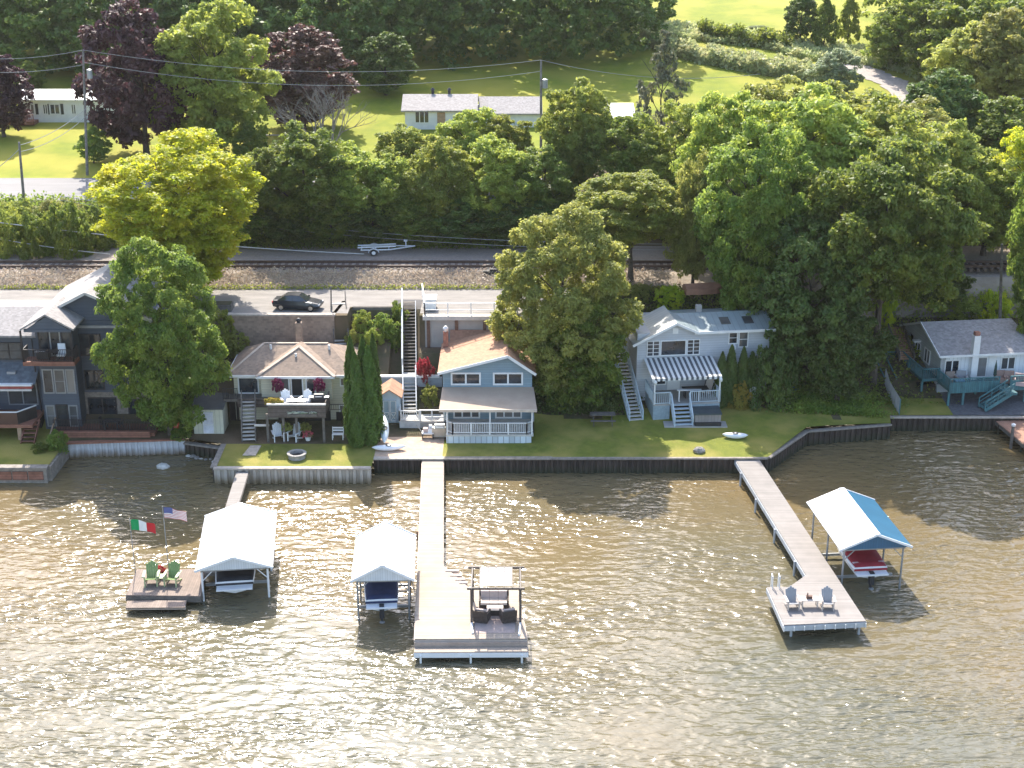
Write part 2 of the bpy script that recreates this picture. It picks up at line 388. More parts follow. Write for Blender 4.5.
# ---- water: one sheet whose waves are real relief near the camera, fine ripples by bump
def water():
    x0, x1, y0, y1, st = -44, 46, 56, 108, .15
    X = np.arange(x0, x1 + .001, st); Y = np.arange(y0, y1 + .001, st)
    gx, gy = np.meshgrid(X, Y); rng = np.random.default_rng(3); h = np.zeros_like(gx)
    for k in range(60):
        lam = rng.uniform(.75, 1.0) * (1.0 + 2.6 * (k / 60) ** 2); th = R(-74) + rng.normal(0, .5)   # crests falling to the right
        ph = rng.uniform(0, 6.28); amp = .0062 * lam ** .8 * rng.uniform(.4, 1)
        q = gx * math.cos(th) + gy * math.sin(th) + .35 * np.sin(gx * .31 + k) + .3 * np.sin(gy * .37 + 2 * k)
        s = np.sin(q * 2 * math.pi / lam + ph); h += amp * (1 - np.abs(s) ** 1.2) * (.5 + .5 * np.sin(gx * .17 + gy * .13 + k))
    edge = np.minimum.reduce([gx - x0, x1 - gx, gy - y0, np.full_like(gx, 9)]); h *= np.clip(edge / 3, 0, 1)
    ny, nx = gx.shape; v = np.stack([gx, gy, h], -1).reshape(-1, 3)
    i = np.arange(nx - 1)[None, :] + nx * np.arange(ny - 1)[:, None]; f = np.stack([i, i + 1, i + 1 + nx, i + nx], -1).reshape(-1, 4)
    ov = [(-500, -400, 0), (x0, -400, 0), (x1, -400, 0), (500, -400, 0), (-500, y0, 0), (x0, y0, 0), (x1, y0, 0), (500, y0, 0), (-500, 112, 0), (x0, y1, 0), (x1, y1, 0), (500, 112, 0)]
    b = len(v); of = [(0, 1, 5, 4), (1, 2, 6, 5), (2, 3, 7, 6), (4, 5, 9, 8), (6, 7, 11, 10)]
    V = np.vstack([v, np.array(ov)]); F = np.vstack([f, np.array(of) + b])
    me = bpy.data.meshes.new('lake'); me.vertices.add(len(V)); me.vertices.foreach_set('co', V.ravel())
    me.loops.add(F.size); me.loops.foreach_set('vertex_index', F.ravel()); me.polygons.add(len(F))
    me.polygons.foreach_set('loop_start', np.arange(len(F)) * 4); me.polygons.foreach_set('use_smooth', np.ones(len(F), bool)); me.update(calc_edges=True)
    m = bpy.data.materials.new('lake_water'); m.use_nodes = True; t = m.node_tree; n = t.nodes; L = t.links; p = n['Principled BSDF']
    p.inputs['Roughness'].default_value = .12; p.inputs['Specular IOR Level'].default_value = 1.0; p.inputs['IOR'].default_value = 1.33
    tc = n.new('ShaderNodeTexCoord')
    big = n.new('ShaderNodeTexNoise'); big.inputs['Scale'].default_value = .045; big.inputs['Detail'].default_value = 3; L.new(tc.outputs['Object'], big.inputs['Vector'])
    sx = n.new('ShaderNodeSeparateXYZ'); L.new(tc.outputs['Object'], sx.inputs[0])
    # silt: browner and paler in the shallows near the wall, greener off shore
    dr = n.new('ShaderNodeMapRange'); dr.inputs[1].default_value = 62; dr.inputs[2].default_value = 100; L.new(sx.outputs[1], dr.inputs[0])
    ad = n.new('ShaderNodeMath'); ad.operation = 'ADD'; L.new(dr.outputs[0], ad.inputs[0]); 
    bm_ = n.new('ShaderNodeMapRange'); bm_.inputs[1].default_value = .35; bm_.inputs[2].default_value = .65; bm_.inputs[3].default_value = -.4; bm_.inputs[4].default_value = .4
    L.new(big.outputs[0], bm_.inputs[0]); L.new(bm_.outputs[0], ad.inputs[1]); ad.use_clamp = True
    mx = n.new('ShaderNodeMix'); mx.data_type = 'RGBA'; mx.inputs[6].default_value = (.115, .108, .07, 1); mx.inputs[7].default_value = (.175, .128, .062, 1)
    L.new(ad.outputs[0], mx.inputs[0]); L.new(mx.outputs[2], p.inputs['Base Color'])
    mp = n.new('ShaderNodeMapping'); mp.inputs['Rotation'].default_value = (0, 0, R(14)); mp.inputs['Scale'].default_value = (.55, 1.25, 1); L.new(tc.outputs['Object'], mp.inputs[0])
    wn_ = n.new('ShaderNodeTexNoise'); wn_.inputs['Scale'].default_value = .16; wn_.inputs['Detail'].default_value = 3; L.new(mp.outputs[0], wn_.inputs['Vector'])
    wl_ = n.new('ShaderNodeMapRange'); wl_.inputs[1].default_value = .35; wl_.inputs[2].default_value = .62; wl_.inputs[3].default_value = .35; wl_.inputs[4].default_value = 1.1; L.new(wn_.outputs[0], wl_.inputs[0])
    bn = None
    for sc, dist in ((1.25, .24), (3.0, .095)):
        z = n.new('ShaderNodeTexNoise'); z.inputs['Scale'].default_value = sc; z.inputs['Detail'].default_value = 1; z.inputs['Distortion'].default_value = .4; z.inputs['Roughness'].default_value = .55
        L.new(mp.outputs[0], z.inputs['Vector'])
        bp = n.new('ShaderNodeBump'); L.new(wl_.outputs[0], bp.inputs['Strength']); bp.inputs['Distance'].default_value = dist
        L.new(z.outputs[0], bp.inputs['Height'])
        if bn: L.new(bn.outputs[0], bp.inputs['Normal'])
        bn = bp
    L.new(bn.outputs[0], p.inputs['Normal'])
    me.materials.append(m); o = link('lake', me, None); o['kind'] = 'structure'
water()

# ---- seawalls: each stretch a thing of its own
def corrug(name, a, b, z0, z1, m, label, pitch=.42, depth=.12, cap=None, capm=None, group=None, ztop=None):
    """sheet-pile wall between two plan points; the face zigzags towards the water"""
    a, b = Vector((*a, 0)), Vector((*b, 0)); d = (b - a); n = max(1, int(d.length / pitch)); u = d.normalized(); o = Vector((u.y, -u.x, 0))
    T = thing(name, label, 'seawall', (a.x, a.y, 0), group=group); pts = []
    for i in range(n):
        for t, q in ((0, 0), (.38, 0), (.5, 1), (.88, 1)): pts.append(u * ((i + t) / n * d.length) + o * (depth * q))
    pts.append(d.copy()); mb = MB()
    for p, q in zip(pts[:-1], pts[1:]):
        bk = -o * .15
        mb.prism([p + Vector((0, 0, z0)), q + Vector((0, 0, z0)), q + bk - o * 0 + Vector((0, 0, z0)), p + bk + Vector((0, 0, z0))], (0, 0, z1 - z0))
    mb.build('sheet_piling', m, T)
    if capm: 
        c = MB(); c.beam(o * .03 + Vector((0, 0, z1 + .06)), d + o * .03 + Vector((0, 0, z1 + .06)), .42, .12); c.build('wall_cap', capm, T)
    return T
PILEW = mat('galvanised_piling', (.66, .67, .70), .55, .1, 2, stretch=(1, 1, .2), col2=(.5, .5, .52))
PILEB = mat('cream_piling', (.56, .51, .44), .6, .1, 2, stretch=(1, 1, .2), col2=(.42, .38, .33))
PILED = mat('dark_timber_piling', (.075, .055, .045), .85, .3, 3, stretch=(1, 1, .2))
CAPW = mat('weathered_cap', (.30, .26, .22), .85, .2, 3)
CAPP = mat('pale_stone_cap', (.5, .43, .36), .85, .15, 3)
corrug('seawall', (-33.4, 101.2), (-24.7, 102.0), -1, 1.22, PILEW, 'white corrugated steel seawall below the dark grey house', cap=1, capm=WOODR)
corrug('seawall', (-24.7, 102.0), (-21.5, 100.9), -1, .9, PILED, 'low brown timber seawall beside the small cream shed', cap=1, capm=CAPW)
corrug('seawall', (-21.45, 96.5), (-10.15, 96.5), -1, 1.2, PILEB, 'cream corrugated seawall under the yellow house lawn', pitch=.5, depth=.16, cap=1, capm=CAPP)
corrug('seawall', (-21.52, 100.9), (-21.47, 96.6), -1, 1.2, PILED, 'short brown return wall on the left side of the yellow house lawn', cap=1, capm=CAPW)
corrug('seawall', (-10.1, 98.3), (-5.0, 98.3), -1, 1.2, PILED, 'dark seawall below the sandstone patio with two kayaks', cap=1, capm=CAPP)
corrug('seawall', (-5.0, 98.3), (18.7, 98.4), -1, 1.2, PILED, 'long dark timber seawall along the sunlit lawn between the two long piers', cap=1, capm=CAPW)
corrug('seawall', (18.7, 98.4), (22.5, 103.6), -1, 1.2, PILED, 'diagonal dark seawall turning inland right of the grey pier', cap=1, capm=CAPW)
corrug('seawall', (22.5, 103.6), (29.3, 105.0), -1, 1.2, PILED, 'dark seawall in the shade beneath the big right hand tree', cap=1, capm=CAPW)
corrug('seawall', (29.6, 106.6), (60, 106.6), -1, 1.2, PILED, 'low shaded seawall below the teal deck house', cap=1, capm=CAPP)
T = thing('seawall', 'red timber seawall panel below the grey house lawn at the far left', 'seawall', (-41, 96.6, 0))
MB().box(-19, 7.5, -.12, .2, -1, 1.2).build('wall_face', CAPW, T)
for i in range(11): MB().box(-5.3 + i * 1.15, -4.25 + i * 1.15, -.2, -.12, .35, 1.0).build('red_panel', WOODR, T)
MB().box(-19, 7.6, -.25, .35, 1.2, 1.34).build('wall_cap', CAPW, T)
T = thing('seawall', 'short brown return wall where the left lawn meets the white piling', 'seawall', (-33.45, 96.6, 0))
MB().box(-.1, .15, .25, 4.6, -1, 1.18).build('wall_face', CAPW, T)

# ---- shore rocks and weeds
def stain(m, z0, z1, col):
    n = m.node_tree.nodes; L = m.node_tree.links; b = n['Principled BSDF']; src = b.inputs['Base Color'].links[0].from_socket
    g = n.new('ShaderNodeNewGeometry'); s_ = n.new('ShaderNodeSeparateXYZ'); L.new(g.outputs['Position'], s_.inputs[0]); q = n.new('ShaderNodeTexNoise'); q.inputs['Scale'].default_value = 1.3; q.inputs['Detail'].default_value = 5
    L.new(g.outputs['Position'], q.inputs['Vector']); a = n.new('ShaderNodeMath'); a.operation = 'MULTIPLY_ADD'; a.inputs[1].default_value = -.7; L.new(q.outputs[0], a.inputs[0]); L.new(s_.outputs[2], a.inputs[2])
    r = n.new('ShaderNodeMapRange'); r.inputs[1].default_value = z1 - .35; r.inputs[2].default_value = z0 - .35; L.new(a.outputs[0], r.inputs[0])
    x = n.new('ShaderNodeMix'); x.data_type = 'RGBA'; x.inputs[7].default_value = (*col, 1); L.new(r.outputs[0], x.inputs[0]); L.new(src, x.inputs[6]); L.new(x.outputs[2], b.inputs['Base Color'])
stain(PILEW, .1, .75, (.20, .15, .10)); stain(PILEB, .1, .8, (.22, .17, .10)); stain(PILED, .1, .7, (.035, .04, .02))
def rock(r, seed):
    rg = random.Random(seed); mb = MB(); n = 9; rings = []
    for j in range(6):
        t = j / 5 * math.pi; rings.append([(math.sin(t) * r * math.cos(a * 6.283 / n) * rg.uniform(.8, 1.1) + .001 * a, math.sin(t) * r * .8 * math.sin(a * 6.283 / n) * rg.uniform(.8, 1.1), -math.cos(t) * r * .55 + rg.uniform(-.04, .04) * r) for a in range(n)])
    mb.loft(rings); return mb
STONE = mat('grey_stone', (.34, .31, .28), .9, .25, 4, bump=.4)
STONEP = mat('pale_stone', (.6, .57, .52), .9, .15, 4)
for i in range(9):
    rock(random.uniform(.18, .35), i).build('shore_rock', STONEP if i % 3 == 0 else STONE, loc=(-24.4 + i * .36, 101.6 - i * .12 - random.uniform(0, .6), .05), rz=i,
        label='small rounded stone in the row along the waterline beside the cream shed', cat='rock', group='stones along the waterline by the shed')
rock(.55, 77).build('boulder', STONEP, loc=at_z(163, 467, .1), label='pale boulder breaking the water in front of the white corrugated seawall', cat='rock')
p = at_g(699, 452); rock(.5, 78).build('boulder', STONE, loc=p + Vector((0, 0, .12)), label='round grey stone at the lawn edge near the grey pier', cat='rock')

# ---- the air: thin summer haze in one closed box
hm = bpy.data.materials.new('haze_air'); hm.use_nodes = True; n = hm.node_tree.nodes; n.clear(); ho = n.new('ShaderNodeOutputMaterial'); pv = n.new('ShaderNodeVolumePrincipled')
pv.inputs['Color'].default_value = (1, .97, .92, 1); pv.inputs['Density'].default_value = .00008; pv.inputs['Anisotropy'].default_value = .35
hm.node_tree.links.new(pv.outputs[0], ho.inputs['Volume'])
MB().box(-520, 520, -420, 720, -6, 75).build('haze', hm, kind='stuff')
# ================================================================ foliage
def quads_mesh(name, P, Nrm, size, var, aspect=1.0, twig=None):
    """P,Nrm (n,3) -> one leaf-shaped quad each"""
    n = len(P); rng = np.random.default_rng(len(P))
    r = rng.normal(size=(n, 3)); a = np.cross(Nrm, r); a /= np.linalg.norm(a, axis=1, keepdims=True) + 1e-9
    b = np.cross(Nrm, a); b /= np.linalg.norm(b, axis=1, keepdims=True) + 1e-9
    s = size[:, None]
    V = np.stack([P - a * s * .9 * aspect, P - b * s * .55, P + a * s * .9 * aspect, P + b * s * .55], 1).reshape(-1, 3)
    me = bpy.data.meshes.new(name); me.vertices.add(4 * n); me.vertices.foreach_set('co', V.ravel().astype(np.float32))
    me.loops.add(4 * n); me.loops.foreach_set('vertex_index', np.arange(4 * n, dtype=np.int32)); me.polygons.add(n)
    me.polygons.foreach_set('loop_start', np.arange(n, dtype=np.int32) * 4); me.update(calc_edges=True)
    at = me.attributes.new('leafvar', 'FLOAT', 'FACE'); at.data.foreach_set('value', var.astype(np.float32)); return me
def unit(v): return v / (np.linalg.norm(v, axis=-1, keepdims=True) + 1e-9)
def crown_pts(rng, R_, H_, zb, nclump, leaves, leaf, shape='round', sub=9, gap=.0, cr=(.2, .34), droop=0):
    """leaf positions of a crown of radius R_ and height H_ whose underside is at zb: clumps > sprigs > leaves"""
    P = []; N = []; Sz = []; Vr = []; c0 = np.array([0, 0, zb + H_ * .45])
    per = max(6, leaves // (nclump * sub))
    lop = rng.uniform(.8, 1.15, 8)
    for k in range(nclump):
        # even spread over a sphere, jittered
        t = (k + .5) / nclump; el = math.acos(1 - 2 * t) + rng.normal(0, .12); az = k * 2.39996 + rng.normal(0, .25)
        d = np.array([math.sin(el) * math.cos(az), math.sin(el) * math.sin(az), math.cos(el)])
        inner = k % 4 == 3
        lp = np.interp((az % 6.283) / 6.283 * 8, np.arange(9), np.append(lop, lop[0]))
        rad = (rng.uniform(.35, .55) if inner else rng.uniform(.66, .86)) * lp
        if shape == 'round': sc = np.array([R_, R_, H_ * .5])
        elif shape == 'cone':
            zz = (d[2] + 1) / 2; q = (1 - zz) ** .8 * 1.25 + .08; sc = np.array([R_ * q, R_ * q, H_ * .5])
        elif shape == 'vase':
            zz = (d[2] + 1) / 2; q = .45 + .75 * zz; sc = np.array([R_ * q, R_ * q, H_ * .5])
        c = np.array([0, 0, zb + H_ * .5]) + d * sc * rad
        c[2] = max(c[2], zb + .1 * H_ * rng.uniform(.4, 1))
        r = R_ * rng.uniform(*cr) * (.8 if shape == 'cone' else 1)
        outd = unit(c - c0)
        sd_ = unit(rng.normal(size=(sub, 3)) + outd * .7 + np.array([0, 0, .45]))
        for q in range(sub):
            sc_ = c + sd_[q] * r * rng.uniform(.5, 1.0) * np.array([1, 1, .78])
            dl = unit(rng.normal(size=(per, 3)) + sd_[q] * .5 + np.array([0, 0, .25]))
            pr = r * .44 * rng.uniform(.35, 1.05, size=(per, 1))
            pos = sc_ + dl * pr * np.array([1, 1, .62])
            nn = unit(dl * .5 + np.array([0, 0, .5]) + rng.normal(size=(per, 3)) * .5)
            P.append(pos); N.append(nn); Sz.append(leaf * rng.uniform(.6, 1.25, per)); Vr.append(np.clip(rng.normal(.5, .28, per), 0, 1))
    return np.vstack(P), np.vstack(N), np.concatenate(Sz), np.concatenate(Vr)
def trunk_mb(rng, H_, r0, zb, R_, nb=7, bare=False):
    mb = MB(); top = zb + (H_ - zb) * .75; pts = []; n = 7
    for i in range(n): t = i / (n - 1); pts.append(Vector((rng.normal(0, .12) * t * R_ * .25, rng.normal(0, .12) * t * R_ * .25, -.4 + (top + .4) * t)))
    mb.path(pts, [r0 * (1.25 if i == 0 else 1 - .85 * i / (n - 1)) for i in range(n)], 8)
    for k in range(nb):
        t = rng.uniform(.3, .9); i = min(n - 2, int(t * (n - 1))); p = pts[i].lerp(pts[i + 1], t * (n - 1) - i)
        az = k * 2.4 + rng.normal(0, .3); L_ = R_ * rng.uniform(.55, .9) * (1.15 - .5 * t); q = p + Vector((math.cos(az) * L_ * .5, math.sin(az) * L_ * .5, L_ * .45))
        e = q + Vector((math.cos(az + .3) * L_ * .45, math.sin(az + .3) * L_ * .45, L_ * .35)); rr = r0 * .42 * (1 - t * .5)
        mb.path([p, q, e], [rr, rr * .6, rr * .2], 5)
        for u in range(2):
            a2 = az + (-.7, .8)[u]; g = q + Vector((math.cos(a2) * L_ * .4, math.sin(a2) * L_ * .4, L_ * .3)); mb.path([q, g], [rr * .45, rr * .12], 4)
    return mb
PROTO = {}
def proto(key, R_, H_, zb, nclump, leaves, leaf, shape='round', sub=9, cr=(.2, .34), r0=.3, seed=1):
    rng = np.random.default_rng(seed)
    P, N, Sz, V = crown_pts(rng, R_, H_ - zb, zb, nclump, leaves, leaf, shape, sub, cr=cr)
    me = quads_mesh('crown_' + key, P, N, Sz, V); me.materials.append(None)
    tm = trunk_mb(rng, H_, r0, zb, R_).mesh('trunk_' + key, BARK)
    PROTO[key] = (me, tm, R_, H_)
# reference trees (metres)
proto('oakA', 5, 12, .2, 84, 43200, 0.195, 'round', 12, (.2, .31), .32, 11)
proto('oakB', 5, 12, .0, 88, 43200, 0.195, 'vase', 11, (.19, .30), .3, 12)
proto('oakC', 5, 12, .0, 78, 40320, 0.202, 'round', 12, (.21, .33), .3, 13)
proto('big', 5, 12, .0, 130, 93600, 0.130, 'round', 12, (.15, .26), .26, 14)
proto('big2', 5, 12, .0, 116, 82800, 0.137, 'vase', 12, (.16, .27), .26, 15)
proto('bighi', 5, 12, 4.0, 110, 79200, 0.137, 'round', 12, (.15, .25), .26, 34)
proto('high', 5, 12, 7.4, 60, 43200, 0.156, 'round', 12, (.18, .28), .26, 25)
proto('midA', 5, 12, .0, 66, 21600, 0.273, 'round', 10, (.22, .34), .3, 16)
proto('midB', 5, 12, .0, 56, 18720, 0.273, 'cone', 10, (.26, .42), .3, 17)
proto('pine', 5, 12, 2.0, 34, 5200, .24, 'cone', 7, (.2, .34), .25, 41)
proto('bush', 2, 2.4, -.9, 44, 12000, .10, 'round', 8, (.24, .38), .05, 18)
proto('bushB', 2, 2.2, -.9, 36, 10000, .11, 'round', 8, (.26, .42), .05, 19)
L = {
 'green': leafmat('leaf_green', (.085, .14, .026), (.155, .225, .038), (.215, .26, .042)),
 'deep': leafmat('leaf_deep_green', (.058, .10, .026), (.10, .16, .034), (.13, .18, .036), .35),
 'light': leafmat('leaf_light_green', (.15, .20, .04), (.24, .295, .055), (.30, .33, .055)),
 'olive': leafmat('leaf_olive', (.17, .20, .05), (.255, .28, .065), (.31, .32, .08)),
 'gold': leafmat('leaf_yellow_green', (.22, .32, .02), (.38, .45, .03), (.48, .50, .035), .5),
 'purple': leafmat('leaf_purple', (.035, .016, .022), (.065, .028, .034), (.10, .045, .045), .25),
 'bronze': leafmat('leaf_bronze', (0.078, 0.046, 0.039), (0.117, 0.065, 0.052), (0.169, 0.098, 0.072), .25),
 'silver': leafmat('leaf_silver_green', (0.155, 0.202, 0.109), (0.232, 0.279, 0.155), (0.264, 0.310, 0.171), .3),
 'cedar': leafmat('leaf_cedar', (.06, .115, .018), (.09, .16, .024), (.11, .18, .026), .25),
 'pinegrey': leafmat('leaf_grey_pine', (.08, .10, .05), (.12, .14, .07), (.16, .15, .09), .2),
 'red': leafmat('leaf_red', (0.220, 0.030, 0.025), (0.360, 0.050, 0.040), (0.420, 0.080, 0.060), .4),
 'yellowbush': leafmat('leaf_yellow', (0.240, 0.200, 0.030), (0.360, 0.270, 0.050), (0.300, 0.300, 0.060), .4),
 'dry': leafmat('dry_stems', (.34, .28, .20), (.46, .39, .29), (.50, .44, .33), .2),
 'reed': leafmat('reed', (0.217, 0.264, 0.109), (0.341, 0.372, 0.171), (0.372, 0.357, 0.186), .3),
}
def tree(key, base, H_, Rx, leaf, label, group=None, Ry=None, rz=None, name='tree', cat='tree', bark=None):
    me, tm, R0, H0 = PROTO[key]; base = Vector(base); rz = random.uniform(0, 6.28) if rz is None else rz
    T = thing(name, label, cat, base, rz, group); s = (Rx / R0, (Ry or Rx) / R0, H_ / H0)
    c = bpy.data.objects.new('crown', me); t = bpy.data.objects.new('trunk', tm)
    for o in (c, t): COL.objects.link(o); o.parent = T; o.scale = s
    c.material_slots[0].link = 'OBJECT'; c.material_slots[0].material = L[leaf]
    return T
def tree_px(key, px, Y, top, wpx, leaf, label, group=None, low=None, name='tree', **k):
    """px of the trunk, distance Y of the foot, row of the treetop, width of the crown in pixels of the photo"""
    g = terr(X_at(px, Y, 5), Y); X = X_at(px, Y, g + 4); g = terr(X, Y); tp = at_Y(px, top, Y)
    H_ = tp.z - g; Rx = wpx / 2 / FPX * (Y * cp + (CAMH - g - H_ / 2) * sp)
    X = X_at(px, Y, g + H_ * .6)
    return tree(key, (X, Y, g), H_, Rx, leaf, label, group, name=name, **k)
def bush(px, py, wpx, hpx, leaf, label, key='bush', name='shrub', cat='shrub', group=None, Y=None):
    p = at_g(px, py) if Y is None else at_Y(px, py, Y); s = 1 / FPX * (p.y * cp + (CAMH - p.z) * sp)
    o = bpy.data.objects.new(name, PROTO[key][0]); COL.objects.link(o); o.location = p; o.rotation_euler = (0, 0, random.uniform(0, 6.28))
    o.scale = (wpx * s / 4.2, wpx * s / 4.2, hpx * s / 2.3); o.material_slots[0].link = 'OBJECT'; o.material_slots[0].material = L[leaf]
    return tag(o, label, cat, group)

# --- trees that stand by the houses
tree_px('big', 161, 102.6, 238, 124, 'green', 'dense rounded dark green tree between the grey house and the cream shed', name='shade_tree')
tree_px('big2', 180, 117.0, 130, 184, 'gold', 'large yellow-green tree by the lane, behind the dark round tree', name='shade_tree')
tree_px('big', 562, 108.5, 204, 146, 'olive', 'light green tree leaning over the right side of the blue house')
tree_px('bighi', 632, 120.2, 172, 124, 'light', 'light green tree on a bare trunk behind the left roof of the white house')
tree_px('oakC', 578, 106.8, 300, 84, 'green', 'lower green tree right behind the picnic table')
tree_px('bighi', 885, 111.5, 138, 178, 'green', 'biggest broad green tree, towering left of the teal-decked house', name='shade_tree')
tree_px('big2', 752, 114.5, 118, 138, 'green', 'tall green tree directly behind the white house')
tree_px('oakC', 812, 109.8, 215, 120, 'deep', 'dark green tree filling the gap right of the white house')
tree_px('oakA', 696, 118.5, 150, 60, 'olive', 'slim pale green tree behind the left end of the white house')
tree_px('oakB', 842, 107.6, 296, 94, 'deep', 'low dark tree over the shaded slope below the biggest tree')
tree_px('oakA', 938, 119.5, 250, 70, 'deep', 'dark green tree just left of the wooden hillside steps')
tree_px('oakA', 990, 127.0, 150, 90, 'light', 'bright tree behind the gap in the foliage above the teal-decked house')
tree_px('big2', 1048, 114.5, 140, 84, 'green', 'green tree cut by the right edge of the photo above the grey roof')
tree_px('oakB', 800, 122.0, 78, 150, 'light', 'pale green tree behind and above the tall tree of the white house')
tree_px('oakA', 880, 124.0, 96, 150, 'light', 'pale green crown showing over the biggest tree')
tree_px('oakC', 722, 126.0, 92, 100, 'light', 'yellowish green crown up the bank behind the white house')
tree_px('oakA', 950, 127.0, 118, 110, 'light', 'light green crown up the bank to the right of the biggest tree')
tree_px('oakB', 770, 134.0, 70, 110, 'olive', 'olive green crown below the dark farm hedge, left of the silvery bush')
tree_px('oakA', 840, 137.0, 82, 130, 'light', 'round light crown just below the silvery bush')
tree_px('oakC', 690, 134.0, 100, 80, 'light', 'light green crown right of the thin grey pine')
tree_px('oakA', 915, 139.0, 96, 100, 'olive', 'olive crown below the curve of the dirt track')
tree_px('midA', 950, 146.0, 72, 90, 'deep', 'dark round tree at the right end of the dirt track')
tree_px('midA', 1010, 142.0, 100, 90, 'green', 'green tree near the right edge under the wires')
tree_px('oakC', 1030, 128.0, 130, 90, 'gold', 'yellow-green tree at the right edge, halfway up the slope')
# --- the band between the railway and the far road
BAND = [(262, 130.5, 150, 70, 'green', 'oakC', 'dark tree at the left end of the belt, next to the yellow-green tree'),
 (303, 130.5, 128, 96, 'green', 'oakA', 'broad dark tree of the belt below the bare grey tree'),
 (352, 131.0, 150, 76, 'light', 'oakC', 'green tree of the belt right of the broad dark one'),
 (392, 131.5, 158, 56, 'light', 'oakB', 'smaller tree of the belt above the boat trailer'),
 (402, 139.0, 128, 60, 'light', 'oakB', 'upright tree poking up in front of the left end of the grey roofed house'),
 (440, 131.0, 140, 72, 'light', 'oakA', 'green tree of the belt just right of the trailer tongue'),
 (470, 139.0, 112, 70, 'light', 'oakC', 'tree hiding the lower wall of the grey roofed house'),
 (500, 131.0, 142, 76, 'light', 'oakC', 'lighter tree of the belt above where the rails vanish'),
 (505, 138.0, 116, 60, 'light', 'oakB', 'light tree in front of the garage of the grey roofed house'),
 (545, 132.0, 150, 70, 'green', 'oakA', 'dark tree of the belt left of the tall olive tree'),
 (577, 136.0, 80, 76, 'light', 'oakB', 'tallest tree of the belt, rising beside the wooden utility pole'),
 (622, 134.0, 118, 80, 'green', 'oakC', 'dark tree of the belt below the small brown house'),
 (655, 131.0, 160, 70, 'light', 'oakA', 'green tree of the belt just above the leaning olive crown'),
 (648, 139.0, 132, 56, 'light', 'oakB', 'pale tree at the foot of the thin grey pine')]
for px, Y, top, wd, lf, ky, lb in BAND: tree_px(ky, px, Y, top - 6, wd + 4, lf, lb, group='trees of the belt beyond the railway')
for i, (px, wd, top, lf) in enumerate([(285, 60, 205, 'deep'), (330, 60, 200, 'green'), (372, 56, 205, 'deep'), (415, 60, 196, 'green'), (460, 60, 200, 'deep'), (505, 60, 200, 'deep'), (548, 60, 200, 'deep'), (240, 60, 195, 'green')]):
    tree_px('midA', px, 129.6, top, wd, lf, ['low dark bush tree at the verge', 'low bush tree left of the trailer', 'low bush tree behind the trailer wheel', 'low bush tree over the trailer tongue', 'low dark bush tree right of the trailer', 'low dark bush tree left of the leaning olive tree', 'low dark bush tree beside the leaning olive tree', 'low bush tree behind the yellow-green tree'][i] + ', at the foot of the belt', group='low trees at the foot of the belt')
# --- left bank under the far road
for i, (px, py, wd, hp, lf) in enumerate([(8, 254, 44, 44, 'light'), (38, 256, 44, 42, 'green'), (70, 256, 50, 52, 'green'), (20, 232, 50, 30, 'light'), (60, 228, 56, 26, 'olive'), (98, 246, 44, 40, 'green'), (-14, 246, 44, 44, 'green')]):
    bush(px, py, wd, hp, lf, ['light shrub at the left edge above the rails', 'second shrub from the left edge above the rails', 'tall shrub above the rails beside the yellow-green tree', 'pale shrub at the foot of the leaning pole', 'olive shrub just below the far road', 'shrub tucked against the yellow-green crown', 'shrub mostly outside the left edge above the rails'][i], group='shrubs on the bank below the far road')
# --- beyond the far road
tree_px('midA', 139, 153.0, 4, 112, 'purple', 'big dark purple tree right of the white mobile home', name='purple_tree')
tree_px('midA', -2, 160.0, 52, 66, 'purple', 'purple tree cut by the left edge beside the mobile home', name='purple_tree')
tree_px('midA', 300, 163.0, 28, 108, 'bronze', 'rusty purple tree behind the bare grey tree', name='purple_tree')
tree_px('oakC', 212, 153.0, -4, 118, 'light', 'tall light green tree right of the big purple tree')
tree_px('midA', 92, 150.0, 128, 34, 'green', 'bushy green tree at the foot of the utility pole')
tree_px('midA', 28, 180.0, 62, 34, 'green', 'small round tree behind the mobile home')
tree_px('midA', 330, 188.0, 8, 60, 'light', 'light green tree behind the rusty purple one')
tree_px('midA', 385, 178.0, 34, 60, 'deep', 'dark tree at the edge of the wood above the small sunlit lawn')
tree_px('midB', 250, 149.0, 120, 40, 'green', 'dark shrubby tree right of the tall light green tree')
tree_px('pine', 662, 147.5, 32, 66, 'pinegrey', 'thin grey-green pine with bare lower trunk in the meadow', name='pine_tree')
tree_px('midA', 834, 176.0, 50, 52, 'silver', 'silvery rounded willow bush below the farm hedge')
tree_px('midB', 802, 203.0, -14, 44, 'deep', 'dark upright tree at the edge of the top field')
tree_px('midB', 826, 200.0, -8, 30, 'green', 'middle slim tree at the edge of the top field')
tree_px('midB', 850, 203.0, -10, 26, 'light', 'pale slim tree at the edge of the top field')
tree_px('midA', 758, 215.0, 26, 20, 'green', 'small round bush tree in the weedy strip by the top field')
tree_px('midA', 900, 190.0, 6, 60, 'green', 'green tree at the left end of the wood on the right')
tree_px('midA', 938, 184.0, 2, 70, 'green', 'green tree above the bend of the dirt track')
tree_px('midA', 968, 172.0, 24, 80, 'olive', 'olive tree in front of the wood on the right')
tree_px('midA', 1010, 168.0, 12, 90, 'olive', 'large olive tree in the upper right corner')
tree_px('midB', 978, 206.0, -30, 90, 'olive', 'pale tall tree against the top edge on the right')

